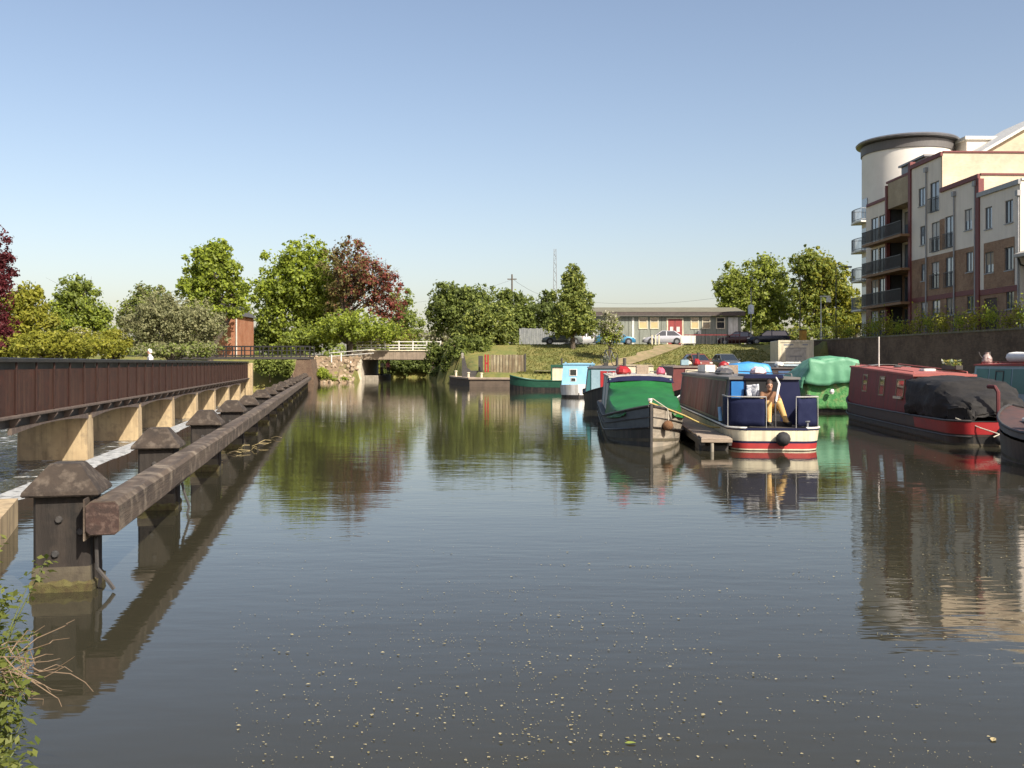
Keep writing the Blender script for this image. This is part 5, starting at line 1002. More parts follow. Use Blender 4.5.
# ------------------------------------------------------------------ people
SKIN = M('skin', (.42, .24, .15), (.38, .2, .125), 8, .55); HAIR = M('brown_hair', (.035, .02, .012), (.06, .035, .02), 30, .6)
def person(label, loc, rz, joints, cloth_rule, mats, hair=HAIR, head=None, hat=None):
    """joints: name -> (xyz, radius); one skinned, remeshed surface. faces -y"""
    t = thing('person', label, 'person', loc, rz)
    bm = bmesh.new()
    for a, b in (('pelvis', 'waist'), ('waist', 'chest'), ('chest', 'neck'), ('neck', 'head0'), ('chest', 'shL'), ('shL', 'elL'), ('elL', 'wrL'), ('wrL', 'paL'), ('chest', 'shR'), ('shR', 'elR'), ('elR', 'wrR'), ('wrR', 'paR'),
                 ('pelvis', 'hiL'), ('hiL', 'knL'), ('knL', 'anL'), ('anL', 'toL'), ('pelvis', 'hiR'), ('hiR', 'knR'), ('knR', 'anR'), ('anR', 'toR')):
        (pa, ra_), (pb_, rb2) = joints[a], joints[b]; pa, pb_ = Vector(pa), Vector(pb_); d = (pb_-pa).normalized()     # a tapered limb segment with rounded ends
        tm = MB().tube([pa-d*ra_*.9, pa-d*ra_*.6, pa, pb_, pb_+d*rb2*.6, pb_+d*rb2*.9], [ra_*.3, ra_*.8, ra_, rb2, rb2*.8, rb2*.3], 10); bs = [bm.verts.new(q) for q in tm.v]
        for f in tm.f: bm.faces.new([bs[i] for i in f])
    h = Vector(joints['head0'][0]) if head is None else Vector(head)
    def ell(c, r, seg=10): 
        mt = Matrix.Translation(c) @ Matrix.Diagonal((*r, 1)); bmesh.ops.create_uvsphere(bm, u_segments=seg, v_segments=8, radius=1, matrix=mt)
    ell(h+Vector((0, -.01, .08)), (.075, .095, .115)); ell(h+Vector((0, -.03, .0)), (.055, .065, .06)); ell(h+Vector((0, -.11, .06)), (.014, .022, .026), 6)
    for s in (-1, 1): ell(h+Vector((s*.076, .005, .07)), (.012, .022, .032), 6)
    for s in 'LR':
        pa = Vector(joints['pa'+s][0]); wr = Vector(joints['wr'+s][0]); d = (pa-wr).normalized(); sd = d.orthogonal().normalized()
        ell(pa+d*.02, (.036, .036, .036), 8)
        for k, (off, ln) in enumerate(((-.03, .075), (-.01, .085), (.01, .08), (.03, .062))):
            tm = MB().tube([pa+sd*off, pa+sd*off+d*ln*.6, pa+sd*off+d*ln+Vector((0, 0, -.012))], .011, 6); bs = [bm.verts.new(q) for q in tm.v]
            for f in tm.f: bm.faces.new([bs[i] for i in f])
        tm = MB().tube([wr+sd*.03, pa+sd*.055, pa+sd*.06+d*.04], .013, 6); bs = [bm.verts.new(q) for q in tm.v]
        for f in tm.f: bm.faces.new([bs[i] for i in f])
    me = bpy.data.meshes.new('body'); bm.to_mesh(me); bm.free(); o = bpy.data.objects.new('tmp', me); col.objects.link(o)
    r_ = o.modifiers.new('r', 'REMESH'); r_.mode = 'VOXEL'; r_.voxel_size = .014; sm_ = o.modifiers.new('sm', 'SMOOTH'); sm_.iterations = 3; sm_.factor = .4
    dg_ = bpy.context.evaluated_depsgraph_get(); me2 = bpy.data.meshes.new_from_object(o.evaluated_get(dg_)); bpy.data.objects.remove(o)
    for m_ in mats: me2.materials.append(m_)
    for p in me2.polygons: p.material_index = cloth_rule(p.center, h)
    me2.shade_smooth(); link('body', me2, t)
    m = MB(); rings = []
    for k in range(6):
        a = k/5*1.45; rr_ = math.cos(a); zz = math.sin(a); rings.append([h+Vector((.088*rr_*math.cos(q), .012+.104*rr_*math.sin(q), (.125 if math.sin(q) < -.3 else .10)+.105*zz-(.07 if (math.sin(q) > -.1 and k == 0) else 0))) for q in np.linspace(0, 2*math.pi, 14, endpoint=False)])
    m.loft(rings, 0, True).build('hat' if hat else 'hair', hat or hair, t, True)
    for s in (-1, 1): MB().lathe([(.003, -.006), (.011, 0), (.003, .006)], h+Vector((s*.03, -.098, .085)), 8, 'y').build('eye', BLACK, t)
    return t
stand = {'pelvis': ((0, 0, .93), .13), 'waist': ((0, 0, 1.08), .125), 'chest': ((0, .01, 1.30), .145), 'neck': ((0, .0, 1.47), .055), 'head0': ((0, -.02, 1.53), .06),
         'shL': ((.18, 0, 1.38), .065), 'elL': ((.24, .03, 1.1), .045), 'wrL': ((.23, -.08, .88), .032), 'paL': ((.22, -.11, .80), .03), 'shR': ((-.18, 0, 1.38), .065), 'elR': ((-.24, .03, 1.1), .045), 'wrR': ((-.23, -.02, .86), .032), 'paR': ((-.22, -.04, .78), .03),
         'hiL': ((.09, 0, .88), .095), 'knL': ((.1, -.06, .5), .065), 'anL': ((.1, .02, .09), .045), 'toL': ((.11, -.14, .04), .035), 'hiR': ((-.09, 0, .88), .095), 'knR': ((-.1, .0, .5), .065), 'anR': ((-.1, .12, .09), .045), 'toR': ((-.11, -.03, .04), .035)}
def std_rule(c, h):
    if c.z > h.z-.03: return 0
    if c.z < .07: return 3
    if c.z < .96 and abs(c.x) < .2: return 2
    if c.z < .93: return 0
    return 1
TOPW = M('white_top', (.75, .74, .72)); DTR = M('dark_trousers', (.04, .04, .05)); SHOE = M('dark_shoes', (.02, .02, .02)); PNK = M('pink_top', (.6, .2, .26)); GRY = M('pale_grey_top', (.5, .5, .52))
person('person in white crossing the brown iron footbridge', (-16.9, 46.7, .92), R(-75), stand, std_rule, [SKIN, TOPW, DTR, SHOE], hat=TOPW)
person('person in a pink top on the towpath under the road bridge', (at(388, 360, 118.5).x, 118.5, .55), R(20), stand, std_rule, [SKIN, PNK, DTR, SHOE])
person('person in pale grey beside the pink figure under the bridge', (at(382, 360, 119.5).x, 119.5, .55), R(-20), stand, std_rule, [SKIN, GRY, DTR, SHOE])
# seated in the stern hatch, facing the viewer
sit = {'pelvis': ((0, .16, .36), .13), 'waist': ((0, .18, .49), .12), 'chest': ((0, .15, .67), .135), 'neck': ((-.01, .10, .80), .052), 'head0': ((-.01, .07, .85), .06),
       'shL': ((.17, .14, .73), .06), 'elL': ((.24, -.02, .54), .043), 'wrL': ((.17, -.22, .50), .032), 'paL': ((.13, -.28, .50), .03), 'shR': ((-.17, .14, .73), .06), 'elR': ((-.23, -.02, .54), .043), 'wrR': ((-.13, -.21, .50), .032), 'paR': ((-.09, -.27, .50), .03),
       'hiL': ((.09, .10, .36), .105), 'knL': ((.15, -.30, .52), .085), 'anL': ((.30, -.34, .10), .06), 'toL': ((.33, -.5, .05), .04), 'hiR': ((-.09, .10, .36), .105), 'knR': ((-.10, -.30, .52), .085), 'anR': ((-.09, -.32, .10), .06), 'toR': ((-.10, -.48, .05), .04)}
TAN = M('tan_trousers', (.62, .40, .15), (.52, .33, .12), 4, .8); TANT = M('shaded_brown_top', (.22, .11, .055), (.16, .08, .04), 6, .85)  # dark brown top, its colour deepened for the shade in the hatch
def sit_rule(c, h):
    if c.z > h.z-.04: return 0
    if c.z < .09: return 3
    if c.y < -.17 and abs(c.x) < .26 and c.z > .585: return 0
    if c.y < .02 and abs(c.x) < .42 and c.z < .63: return 2
    if c.z < .46: return 2
    return 1
seat = BX((1.08, -.30, .50), (1.50, .30, .77), .02).build('hatch_step', M('black_step2', (.02, .02, .022)), b2)
sp_ = on(b2, 1.08, -.06, .53)
person('person in tan trousers sitting in the open hatch of the navy boat', sp_, R(-4), sit, sit_rule, [SKIN, TANT, TAN, SHOE])
# ------------------------------------------------------------------ trees and shrubs
L_ = {'bright': ((0.272, 0.344, 0.035), (0.381, 0.444, 0.055), (0.173, 0.237, 0.03), (0.471, 0.517, 0.081)),
      'mid': ((0.205, 0.257, 0.057), (0.301, 0.355, 0.078), (0.129, 0.172, 0.038), (0.375, 0.408, 0.107)),
      'dark': ((0.128, 0.168, 0.04), (0.196, 0.244, 0.06), (0.084, 0.115, 0.031), (0.253, 0.281, 0.079)),
      'yellow': ((0.275, 0.29, 0.032), (0.37, 0.355, 0.049), (0.182, 0.203, 0.026), (0.42, 0.384, 0.065)),
      'grey': ((0.262, 0.273, 0.125), (0.355, 0.346, 0.172), (0.189, 0.205, 0.093), (0.419, 0.386, 0.2)),
      'copper': ((0.23, 0.065, 0.05), (0.316, 0.086, 0.065), (0.159, 0.065, 0.043), (0.288, 0.159, 0.086)),
      'maroon': ((0.105, 0.021, 0.024), (0.165, 0.03, 0.036), (0.068, 0.018, 0.02), (0.195, 0.045, 0.045)),
      'conifer': ((0.27, 0.318, 0.076), (0.377, 0.412, 0.094), (0.164, 0.206, 0.052), (0.446, 0.458, 0.13)),
      'blossom': ((0.116, 0.142, 0.037), (0.63, 0.598, 0.462), (0.158, 0.168, 0.053), (0.693, 0.662, 0.546)),
      'olive': ((0.217, 0.194, 0.06), (0.283, 0.239, 0.082), (0.127, 0.117, 0.042), (0.299, 0.247, 0.105))}
def tree(name, label, px, D, ells, kind, n, size, clump=.26, ncl=60, trunk=.22, base_dx=0, sparse=1., cat='tree', zb=None, seed=None, bare=0, group=None, kind2=None):
    rg = np.random.default_rng(seed if seed is not None else abs(int(px*7+D))); n = int(n*1.9); size *= .80; ncl = int(ncl*2.3); clump *= .78; p0 = at(px, 350, D); g = zb if zb is not None else max(ground_at(p0.x, D), .1)
    t = thing(name, label, cat, (p0.x, D, g), 0, group); s = D/F; C = []; Rr = []; Kd = []; wt = np.array([e[2]*e[3] for e in ells], float); wt /= wt.sum()
    cen = []
    for (ex, ey, rx, ry), w in zip(ells, wt):
        c = at(ex, ey, D)-Vector((p0.x, D, g)); cen.append(c); ax = np.array([rx*s, max(rx, ry*.7)*s*.85, ry*s]); k = max(6, int(ncl*w)); r0 = clump*min(rx, ry)*s
        d = rg.normal(0, 1, (k, 3)); d /= np.linalg.norm(d, axis=1, keepdims=True); rad = rg.uniform(.05, 1.28, k)**.5
        pts = np.array(c)+d*ax*rad[:, None]*(1-clump*.55); C.append(pts); Rr.append(r0*rg.uniform(.5, 1.4, k)*np.where(rad > .92, .62, 1))
    C = np.concatenate(C); Rr = np.concatenate(Rr); keep = C[:, 2] > .25; C, Rr = C[keep], Rr[keep]
    pr_ = Rr**2; idx = rg.choice(len(C), n, p=pr_/pr_.sum()); d = rg.normal(0, 1, (n, 3)); d /= np.linalg.norm(d, axis=1, keepdims=True)
    P = C[idx]+d*(Rr[idx]*np.minimum(np.abs(rg.normal(.55, .38, n)), 1.7))[:, None]*np.array([1.05, 1.05, .9])
    nf = n//6; ie = rg.choice(len(ells), nf, p=wt); cen_a = np.array([tuple(c) for c in cen]); dd_ = rg.normal(0, 1, (nf, 3)); dd_ /= np.linalg.norm(dd_, axis=1, keepdims=True)   # loose leaves fill the crown between the clumps
    AX = np.array([(e[2]*s, max(e[2], e[3]*.7)*s*.85, e[3]*s) for e in ells]); P[:nf] = cen_a[ie]+dd_*AX[ie]*(rg.random((nf, 1))**.5)*.92
    P[:, 2] = np.maximum(P[:, 2], .08); N = d*.9+rg.normal(0, .5, (n, 3))+np.array([.12, -.15, .4])
    if kind2:
        sel = (rg.random(n) < np.clip(kind2[1](P[:, 0]/s+px, HZ-(P[:, 2]+g-EYE)/s), 0, 1)); leaf_mesh(P[~sel], N[~sel], size, rg, M_leaf(kind, L_[kind]), 'crown', t); leaf_mesh(P[sel], N[sel], size, rg, M_leaf(kind2[0], L_[kind2[0]]), 'crown', t)
    else: leaf_mesh(P, N, size, rg, M_leaf(kind, L_[kind]), 'crown', t)
    top = cen[0]; m = MB(); h = max(.8, top.z*1.05); bx_ = base_dx*s
    tp_ = [Vector((bx_, 0, -.3)), Vector((bx_*.7+rg.normal(0, .05), 0, h*.25)), Vector((top.x*.5, rg.normal(0, .1), h*.55)), Vector((top.x, rg.normal(0, .1), h)), Vector((top.x+rg.normal(0, .2), 0, h*1.15))]
    m.tube(tp_, [trunk*1.25, trunk, trunk*.75, trunk*.42, trunk*.15], 8); m.build('trunk', BARK, t, True)
    m = MB(); o_ = np.argsort(-Rr)[:min(len(C), 46)]
    for q in o_:
        c = Vector(C[q]); f = float(np.clip((c.z/h)*.55, .18, .85)); k = min(3, int(f*4)); a = tp_[k].lerp(tp_[k+1], f*4-k) if k < 4 else tp_[3]
        mid = a.lerp(c, .5)+Vector((rg.normal(0, .15), rg.normal(0, .15), abs(rg.normal(.1, .15)))); m.tube([a, mid, c], [trunk*.34, trunk*.2, trunk*.06], 5)
        if bare:
            for _ in range(bare): e = c+Vector(rg.normal(0, 1, 3))*Rr[q]*1.25+Vector((0, 0, .2)); m.tube([mid.lerp(c, .6), c.lerp(e, .5)+Vector(rg.normal(0, .08, 3)), e], [trunk*.1, trunk*.06, trunk*.025], 4)
    m.build('limbs', BARK, t); return t
G1 = 'trees on the left bank'; G2 = 'trees around the hut and car park'
tree('maroon_tree', 'deep maroon leaved tree at the left edge of the view', -12, 78, [(-14, 290, 30, 52), (-6, 250, 20, 30), (-10, 330, 30, 26)], 'maroon', 9000, .16, .3, 46, group=G1)
tree('yellow_green_tree', 'yellow green bushy tree beside the maroon tree', 24, 84, [(22, 322, 34, 34), (30, 300, 16, 22), (8, 340, 30, 22)], 'yellow', 9000, .19, .3, 50, group=G1)
tree('pale_green_tree', 'mid green tree with thin top left of the grey green willow', 78, 92, [(78, 316, 33, 36), (74, 288, 20, 18), (92, 330, 24, 28)], 'mid', 9500, .19, .27, 60, bare=2, group=G1, kind2=('bright', lambda x, y: .55+(y-320)/80))
tree('hedge_bush', 'low bright green bush behind the left end of the iron footbridge', 52, 74, [(45, 345, 50, 16), (85, 346, 42, 14)], 'yellow', 7000, .15, .4, 46, .1, cat='bush', group=G1)
tree('blossom_bush', 'low bush with white blossom below the mid green tree', 84, 82, [(82, 340, 20, 13)], 'blossom', 2500, .13, .4, 16, .08, cat='bush', group=G1, kind2=('yellow', lambda x, y: .65))
tree('hedge_bush', 'yellow green bush between the willow and the mid green tree', 116, 86, [(112, 345, 22, 16)], 'yellow', 3500, .17, .35, 22, .1, cat='bush', group=G1)
tree('grey_willow', 'broad grey green willow above the middle of the iron footbridge', 172, 88, [(172, 326, 50, 32), (150, 330, 34, 28), (198, 328, 32, 28), (165, 306, 30, 18)], 'grey', 16000, .14, .24, 95, bare=2, group=G1)
tree('light_green_tree', 'light green tree top behind the grey green willow', 146, 112, [(146, 312, 27, 30), (158, 300, 14, 16), (128, 318, 12, 16)], 'mid', 6000, .22, .28, 40, group=G1, kind2=('grey', lambda x, y: .4))
tree('tall_bright_tree', 'tall bright green tree rising above the brick house', 210, 107, [(236, 308, 18, 12), (212, 268, 29, 25), (218, 250, 16, 14), (202, 290, 26, 20), (232, 288, 22, 18), (204, 318, 24, 24), (190, 285, 12, 14)], 'bright', 12500, .25, .27, 78, .3, group=G1, kind2=('mid', lambda x, y: .25))
tree('large_green_tree', 'large rounded bright green tree left of the copper beech', 300, 124, [(300, 285, 45, 44), (305, 255, 28, 22), (334, 290, 18, 36), (312, 332, 48, 16), (270, 300, 28, 34), (318, 300, 30, 34), (292, 322, 42, 22)], 'bright', 22000, .26, .22, 125, .4, group=G1, kind2=('mid', lambda x, y: .15+(y-270)/160))
tree('copper_beech', 'copper red beech with bare upper twigs beside the road bridge', 350, 119, [(335, 268, 20, 22), (358, 278, 34, 36), (350, 252, 24, 18), (382, 292, 26, 30), (340, 300, 20, 30), (392, 312, 16, 24)], 'copper', 7600, .20, .22, 100, .34, bare=6, group=G1, kind2=('olive', lambda x, y: .75-(x-345)/75))
tree('hedge_tree', 'bright green low tree in front of the copper beech', 350, 114, [(352, 326, 38, 18), (330, 330, 26, 16), (380, 330, 26, 14)], 'bright', 8500, .2, .28, 56, .2, group=G1, kind2=('mid', lambda x, y: .3))
tree('dark_tree', 'dark green tree behind the right side of the copper beech', 404, 150, [(402, 312, 17, 30), (412, 328, 16, 20), (392, 335, 20, 14)], 'mid', 4500, .25, .3, 36, .2, group=G1)
tree('dark_oak', 'dark green rounded tree right of the road bridge', 458, 116, [(448, 300, 22, 20), (460, 312, 32, 28), (440, 318, 16, 22), (478, 300, 20, 18)], 'dark', 12500, .21, .27, 80, .26, group=G2, kind2=('mid', lambda x, y: .3))
tree('green_oak', 'olive green bushy tree in front of the dark rounded tree', 490, 104, [(488, 326, 30, 26), (470, 335, 24, 18), (506, 336, 16, 16)], 'dark', 9000, .19, .28, 56, .22, group=G2, kind2=('conifer', lambda x, y: .6))
tree('pale_oak', 'mid green tree below the utility pole', 516, 126, [(516, 312, 24, 25), (504, 300, 14, 14), (528, 322, 18, 22)], 'mid', 7500, .23, .28, 52, .22, group=G2, kind2=('dark', lambda x, y: .4))
tree('small_dark_tree', 'dark tree against the left side of the conical tree', 546, 118, [(546, 310, 13, 22), (548, 325, 14, 16)], 'dark', 3600, .2, .3, 30, .2, group=G2)
tree('conical_tree', 'tall conical green tree at the car park edge', 573, 101, [(572, 318, 27, 20), (573, 300, 22, 20), (574, 283, 15, 16), (573, 271, 8, 9), (560, 328, 20, 11), (588, 328, 16, 10)], 'conifer', 13000, .18, .26, 85, .24, group=G2, kind2=('dark', lambda x, y: .35))
tree('hawthorn', 'white blossomed hawthorn on the grass bank before the hut', 610, 95, [(610, 325, 14, 15), (604, 336, 12, 11), (616, 338, 11, 10)], 'blossom', 4200, .12, .27, 34, .1, cat='tree', group=G2, bare=1, kind2=('bright', lambda x, y: .35+(y-328)/40))
tree('hawthorn', 'pale blossomed hawthorn behind the road bridge railing', 438, 128, [(438, 336, 18, 12), (452, 334, 10, 9)], 'blossom', 2600, .18, .3, 22, .12, group=G2, kind2=('grey', lambda x, y: .6))
tree('waterside_bush', 'dark bush overhanging the right end of the road bridge', 444, 108, [(436, 352, 13, 11), (445, 362, 14, 12), (432, 360, 9, 8)], 'dark', 3600, .17, .3, 26, .04, cat='bush', zb=.6, group='waterside bushes', kind2=('mid', lambda x, y: .4))
tree('waterside_bush', 'large leafy bush between the bridge wing and the steel plates', 462, 100, [(462, 350, 22, 16), (478, 346, 16, 12), (452, 366, 14, 11)], 'dark', 5500, .17, .28, 40, .05, cat='bush', zb=.9, group='waterside bushes', kind2=('mid', lambda x, y: .45))
tree('waterside_bush', 'green clump at the waterline left of the road bridge abutment', 320, 99.3, [(320, 374, 13, 7), (331, 378, 9, 4), (345, 379, 8, 3)], 'bright', 1800, .12, .4, 18, .05, cat='bush', zb=.1, group='waterside bushes')
tree('waterside_bush', 'bright bush on the far bank seen under the black footbridge', 270, 104.2, [(268, 366, 16, 12), (285, 366, 12, 12)], 'mid', 2600, .2, .35, 22, .04, cat='bush', zb=.3, group='waterside bushes')
tree('waterside_bush', 'dark bush low at the water right of the road bridge opening', 446, 104, [(442, 372, 15, 8), (455, 374, 10, 6)], 'dark', 2400, .15, .3, 22, .04, cat='bush', zb=.3, group='waterside bushes')
for k_b, (bx_, lab_) in enumerate(((388, 'leftmost dark bush on the far bank seen under the road bridge'), (408, 'middle dark bush on the far bank seen under the road bridge'), (428, 'rightmost dark bush on the far bank seen under the road bridge'))):
    tree('canal_bush', lab_, bx_, 138.6, [(bx_, 365, 15, 12)], 'dark', 2600, .2, .3, 24, .05, cat='bush', zb=.0, group='waterside bushes')
tree('canal_bush', 'yellow green bush beyond the road bridge seen through its opening', 374, 136, [(374, 368, 6, 11)], 'yellow', 1200, .16, .35, 12, .06, cat='bush', zb=.2, group='waterside bushes')
tree('broad_tree', 'broad olive green tree right of the hut', 756, 124, [(752, 296, 40, 38), (735, 285, 26, 24), (772, 300, 30, 34), (750, 318, 44, 22), (765, 268, 22, 18)], 'conifer', 19000, .23, .22, 120, .34, group=G2, bare=1, kind2=('bright', lambda x, y: .35))
tree('round_tree', 'bright round topped tree beside the apartment block', 820, 118, [(812, 268, 26, 24), (828, 285, 26, 28), (806, 298, 22, 28), (845, 306, 20, 22), (825, 322, 34, 18)], 'mid', 17000, .23, .24, 105, .34, group=G2, bare=1, kind2=('yellow', lambda x, y: .35+(x-805)/120))
tree('edge_tree', 'lower bright tree touching the left side of the apartment tower', 856, 124, [(856, 312, 15, 20), (846, 322, 16, 16), (868, 318, 10, 16)], 'yellow', 4500, .23, .3, 34, .2, group=G2)
tree('hedge_bush', 'grey green hedge below the willow behind the iron footbridge', 180, 84, [(160, 350, 36, 9), (200, 349, 28, 9)], 'grey', 4200, .14, .4, 34, .06, cat='bush', group=G1, kind2=('mid', lambda x, y: .5))
tree('understorey_bush', 'dark green undergrowth behind the middle of the black footbridge', 262, 126, [(270, 338, 26, 16)], 'mid', 4500, .22, .3, 40, .1, cat='bush', group=G1)
tree('understorey_bush', 'green undergrowth below the large rounded tree', 310, 118, [(310, 340, 34, 14), (290, 346, 22, 10)], 'mid', 5000, .2, .3, 40, .1, cat='bush', group=G1, kind2=('bright', lambda x, y: .4))
tree('understorey_bush', 'olive undergrowth below the copper beech behind the white fence', 372, 128, [(368, 338, 34, 13), (400, 340, 22, 11)], 'olive', 4500, .2, .3, 40, .1, cat='bush', zb=2.4, group=G1, kind2=('bright', lambda x, y: .5))
tree('understorey_bush', 'green bush under the tall bright tree beside the brick house', 208, 124, [(205, 340, 20, 16)], 'mid', 3000, .2, .3, 24, .1, cat='bush', group=G1, kind2=('bright', lambda x, y: .4))
tree('understorey_bush', 'low hedge under the broad tree right of the hut', 775, 112, [(770, 334, 34, 10), (812, 334, 30, 10)], 'mid', 4000, .18, .3, 34, .1, cat='bush', group=G2, kind2=('yellow', lambda x, y: .3))
fw = np.random.default_rng(9); pts = []; nn = []
for k in range(150):                                 # far woodland that closes the horizon
    x = -130+k*1.9+fw.normal(0, 1); y = 190+fw.normal(0, 6); h = fw.uniform(4.0, 6.6); r = fw.uniform(1.6, 2.8); d = fw.normal(0, 1, (110, 3)); d /= np.linalg.norm(d, axis=1, keepdims=True)
    pts.append(np.array([x, y, 2+h-r])+d*np.array([r, r, r*.9])*fw.uniform(.6, 1.05, (110, 1))); nn.append(d+fw.normal(0, .4, (110, 3)))
    d = fw.uniform(-1, 1, (60, 3)); pts.append(np.array([x, y, 3.6])+d*np.array([1.8, 1.8, 1.8])); nn.append(d)
o = leaf_mesh(np.concatenate(pts), np.concatenate(nn), .42, fw, M_leaf('mid', L_['mid']), 'far_woodland', None); tag(o, 'far dark green woodland behind the trees', 'woodland', kind='stuff')
# shrubs along the top of the wall, three shared shapes
proto = []
for k in range(3):
    rg = np.random.default_rng(50+k); n = 300; P = rg.normal(0, 1, (n, 3))*np.array([.34, .38, .36])+[0, 0, .62+.1*k]; P[:, 2] = np.maximum(P[:, 2], .05); kd = ('yellow', 'yellow', 'bright')[k]
    tmp = leaf_mesh(P, rg.normal(0, 1, (n, 3))+[0, 0, .5], .085, rg, M_leaf(kd, L_[kd]), 'foliage', None); me_ = tmp.data; bpy.data.objects.remove(tmp)
    st_ = MB()
    for q in range(5): a = Vector(rg.normal(0, .08, 3)); a.z = 0; st_.tube([a, a*1.5+Vector((0, 0, .4)), Vector(rg.normal(0, .25, 3))+Vector((0, 0, .8))], [.02, .015, .006], 4)
    proto.append((me_, st_.mesh(BARK)))
ORD = ('first', 'second', 'third', 'fourth', 'fifth', 'sixth', 'seventh', 'eighth', 'ninth', 'tenth', 'eleventh', 'twelfth', 'thirteenth', 'fourteenth', 'fifteenth', 'sixteenth', 'seventeenth', 'eighteenth', 'nineteenth', 'twentieth', 'twenty first', 'twenty second')
for k in range(22):
    y = 84.5-k*1.36+random.uniform(-.3, .3)
    t = thing('wall_shrub', '%s shrub from the round tower end of the row on the retaining wall' % ORD[k], 'shrub', (wall_x(y)+random.uniform(.35, .6), y, 4.0), random.uniform(0, 6), 'shrubs in a row on the retaining wall')
    s = random.uniform(.6, 1.0); t.scale = (s, s, s*random.uniform(1.0, 1.4)); a, b = proto[k % 3]; link('foliage', a, t); link('stems', b, t)
# foreground plants on the near bank, lower left
NEARL = M_leaf('near_leaf', ((.09, .125, .025), (.14, .17, .035), (.2, .22, .05), (.26, .26, .08)))
def nettle(label, loc, h, seed, lean=(0, 0)):
    rg = np.random.default_rng(seed); t = thing('bank_plant', label, 'plant', loc, 0, 'plants on the near bank'); m = MB(); P = []; N = []
    for s in range(20):
        a = rg.uniform(0, 6.28); r = rg.uniform(0, .13); b = Vector((r*math.cos(a), r*math.sin(a), 0)); tip = b*2.2+Vector((lean[0]+rg.normal(0, .08), lean[1]+rg.normal(0, .08), h*rg.uniform(.6, 1.05))); mid = b.lerp(tip, .5)+Vector((0, 0, .06*h)); m.tube([b, mid, tip], [.006, .005, .002], 5)
        for q in range(60):
            u = rg.uniform(.2, 1.02); c = b.lerp(mid, u*2) if u < .5 else mid.lerp(tip, u*2-1); d = Vector(rg.normal(0, 1, 3)); d.z = abs(d.z)*.3; d.normalize(); P.append(c+d*rg.uniform(.02, .075)); N.append(np.array([d.x*.4, d.y*.4, .9])+rg.normal(0, .35, 3))
    m.build('stems', M('plant_stem', (.09, .11, .03)), t); leaf_mesh(np.array([tuple(p) for p in P]), np.array(N), .024, rg, NEARL, 'leaves', t, .5); return t
nettle('tall leafy plant at the left edge beside the wing wall', (-2.8, 4.9, .15), .95, 1, (.0, 0)); nettle('bright leafy plant below the first fender post at the left edge', (-2.66, 4.6, .1), .85, 2, (.02, .05)); nettle('leafy plant low on the near bank at the lower left corner', (-2.42, 4.15, .05), .55, 3, (.04, .1))
nettle('broad leafy plant under the dry twigs at the left edge', (-2.36, 4.3, .0), .62, 11, (.0, .05)); nettle('thick leafy plant behind the dry twigs at the left edge', (-2.52, 4.7, .05), .78, 12); nettle('dark leafy plant in the bottom left corner', (-2.18, 3.75, .1), .36, 4, (.05, .1)); nettle('leafy plant hanging over the water at lower left', (-2.58, 4.45, .0), .65, 6, (.04, .1)); nettle('highest leafy plant cut by the left edge', (-2.86, 5.15, .2), .95, 7)
tw = thing('dry_twigs', 'dry tan twigs hanging over the water at the lower left', 'twigs', (-2.22, 4.5, .58)); rg = np.random.default_rng(4)
for k in range(26):
    a = Vector((rg.uniform(-.2, .0), rg.uniform(-.1, .1), rg.uniform(-.1, .14))); e = a+Vector((rg.uniform(.05, .34), rg.uniform(-.1, .12), rg.uniform(-.2, .14))); MB().tube([a, a.lerp(e, .3)+Vector(rg.normal(0, .015, 3)), a.lerp(e, .6)+Vector(rg.normal(0, .02, 3)), a.lerp(e, .85)+Vector(rg.normal(0, .015, 3)), e], [.003, .0026, .0022, .0016, .001], 5).build('twig', M('dry_stem', (.22, .15, .09)), tw)
# grass tufts on the far bank
rg = np.random.default_rng(12); n = 16000; X = rg.uniform(.5, 27, n); Y = rg.uniform(84.5, 103.6, n); Z = terrain_z(X, Y); cx = 6.5+11.0*np.clip((Y-89.5)/14.6, 0, 1)**.8
ok = (Z > .6) & (np.abs(X-cx) > 1.15) & ~((Y > 85.7) & (Y < 89.4) & (X > 1.9)); X, Y, Z = X[ok], Y[ok], Z[ok]; n = len(X); N = rg.normal(0, 1, (n, 3)); N[:, 2] *= .15
o = leaf_mesh(np.stack([X, Y, Z+.07], 1), N, .075, rg, M_leaf('grass_blades', ((.14, .155, .033), (.2, .185, .05), (.11, .13, .028), (.23, .2, .06))), 'grass_tufts', None, .5); tag(o, 'rough yellow green grass on the far bank slope', 'grass', kind='stuff')
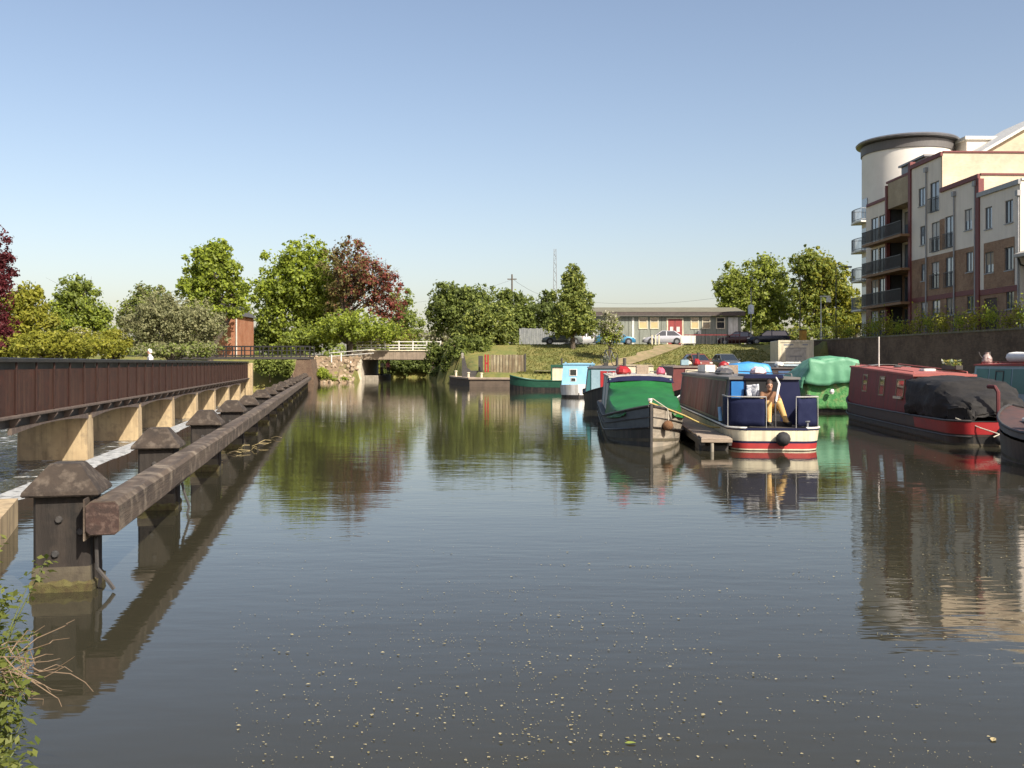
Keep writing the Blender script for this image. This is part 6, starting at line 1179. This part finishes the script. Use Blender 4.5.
# floating petals, leaves and scum on the canal
rg = np.random.default_rng(21); pts = []
for k in range(22000):
    D = 4.6+rg.random()**1.7*22; x = rg.uniform(-.28, .53)*D; dens = .10+.9*max(0, math.sin(x*.9+D*.35)*.5+math.sin(x*.37-D*.8+1)*.5)*(1.2 if x > 0 else .45)
    if D > 11: dens *= .55
    if rg.random() < dens: pts.append((x, D))
cl_ = [(rg.uniform(-.1, .5)*d, d) for d in rg.uniform(4.8, 10, 70)]
for cx, cy in cl_:
    for _ in range(rg.integers(4, 18)): pts.append((cx+rg.normal(0, .16), cy+rg.normal(0, .03)))
pts = np.array(pts); n = len(pts); N = rg.normal(0, .06, (n, 3)); N[:, 2] = 1
o = leaf_mesh(np.column_stack([pts, np.full(n, .006)]), N, np.clip(rg.lognormal(-5.36, .5, n), .003, .014), rg, M_leaf('petals', ((.3, .25, .13), (.44, .38, .22), (.24, .2, .08), (.5, .45, .31)), .1), 'floating_petals', None, .75)
tag(o, 'pale petals and scum floating on the canal surface', 'petals', kind='stuff')
rg2 = random.Random(8); n_l = 0
for lab, x, y, c in (('yellow green leaf floating near the bottom of the view', .62, 5.25, (.2, .24, .04)), ('tan leaf floating near the lower right corner', 2.55, 5.3, (.4, .32, .16))):
    m = MB(); m.add([(-.05, 0, .008), (-.015, .026, .016), (.03, .02, .014), (.055, 0, .01), (.03, -.02, .015), (-.015, -.026, .012)], [(0, 1, 2, 3), (0, 3, 4, 5)]); o = m.build('floating_leaf', M('floating_leaf%d' % n_l, c)); o.location = (x, y, 0); o.scale = (.6, .6, .6); o.rotation_euler.z = n_l; tag(o, lab, 'leaf'); n_l += 1
# reeds and drift caught on the fender posts
dr_ = thing('drift_reeds', 'straw coloured reeds caught against the far fender posts', 'reeds', (-6.2, 21.5, 0)); rg = np.random.default_rng(30)
for k in range(14):
    a = Vector((rg.normal(-.1, .2), rg.normal(0, 2.0), .01)); e = a+Vector((rg.uniform(.1, .5), rg.normal(0, .3), rg.uniform(0, .08))); MB().tube([a, a.lerp(e, .5)+Vector((0, 0, .04)), e], .008, 4).build('reed', M('straw', (.42, .33, .16)), dr_)
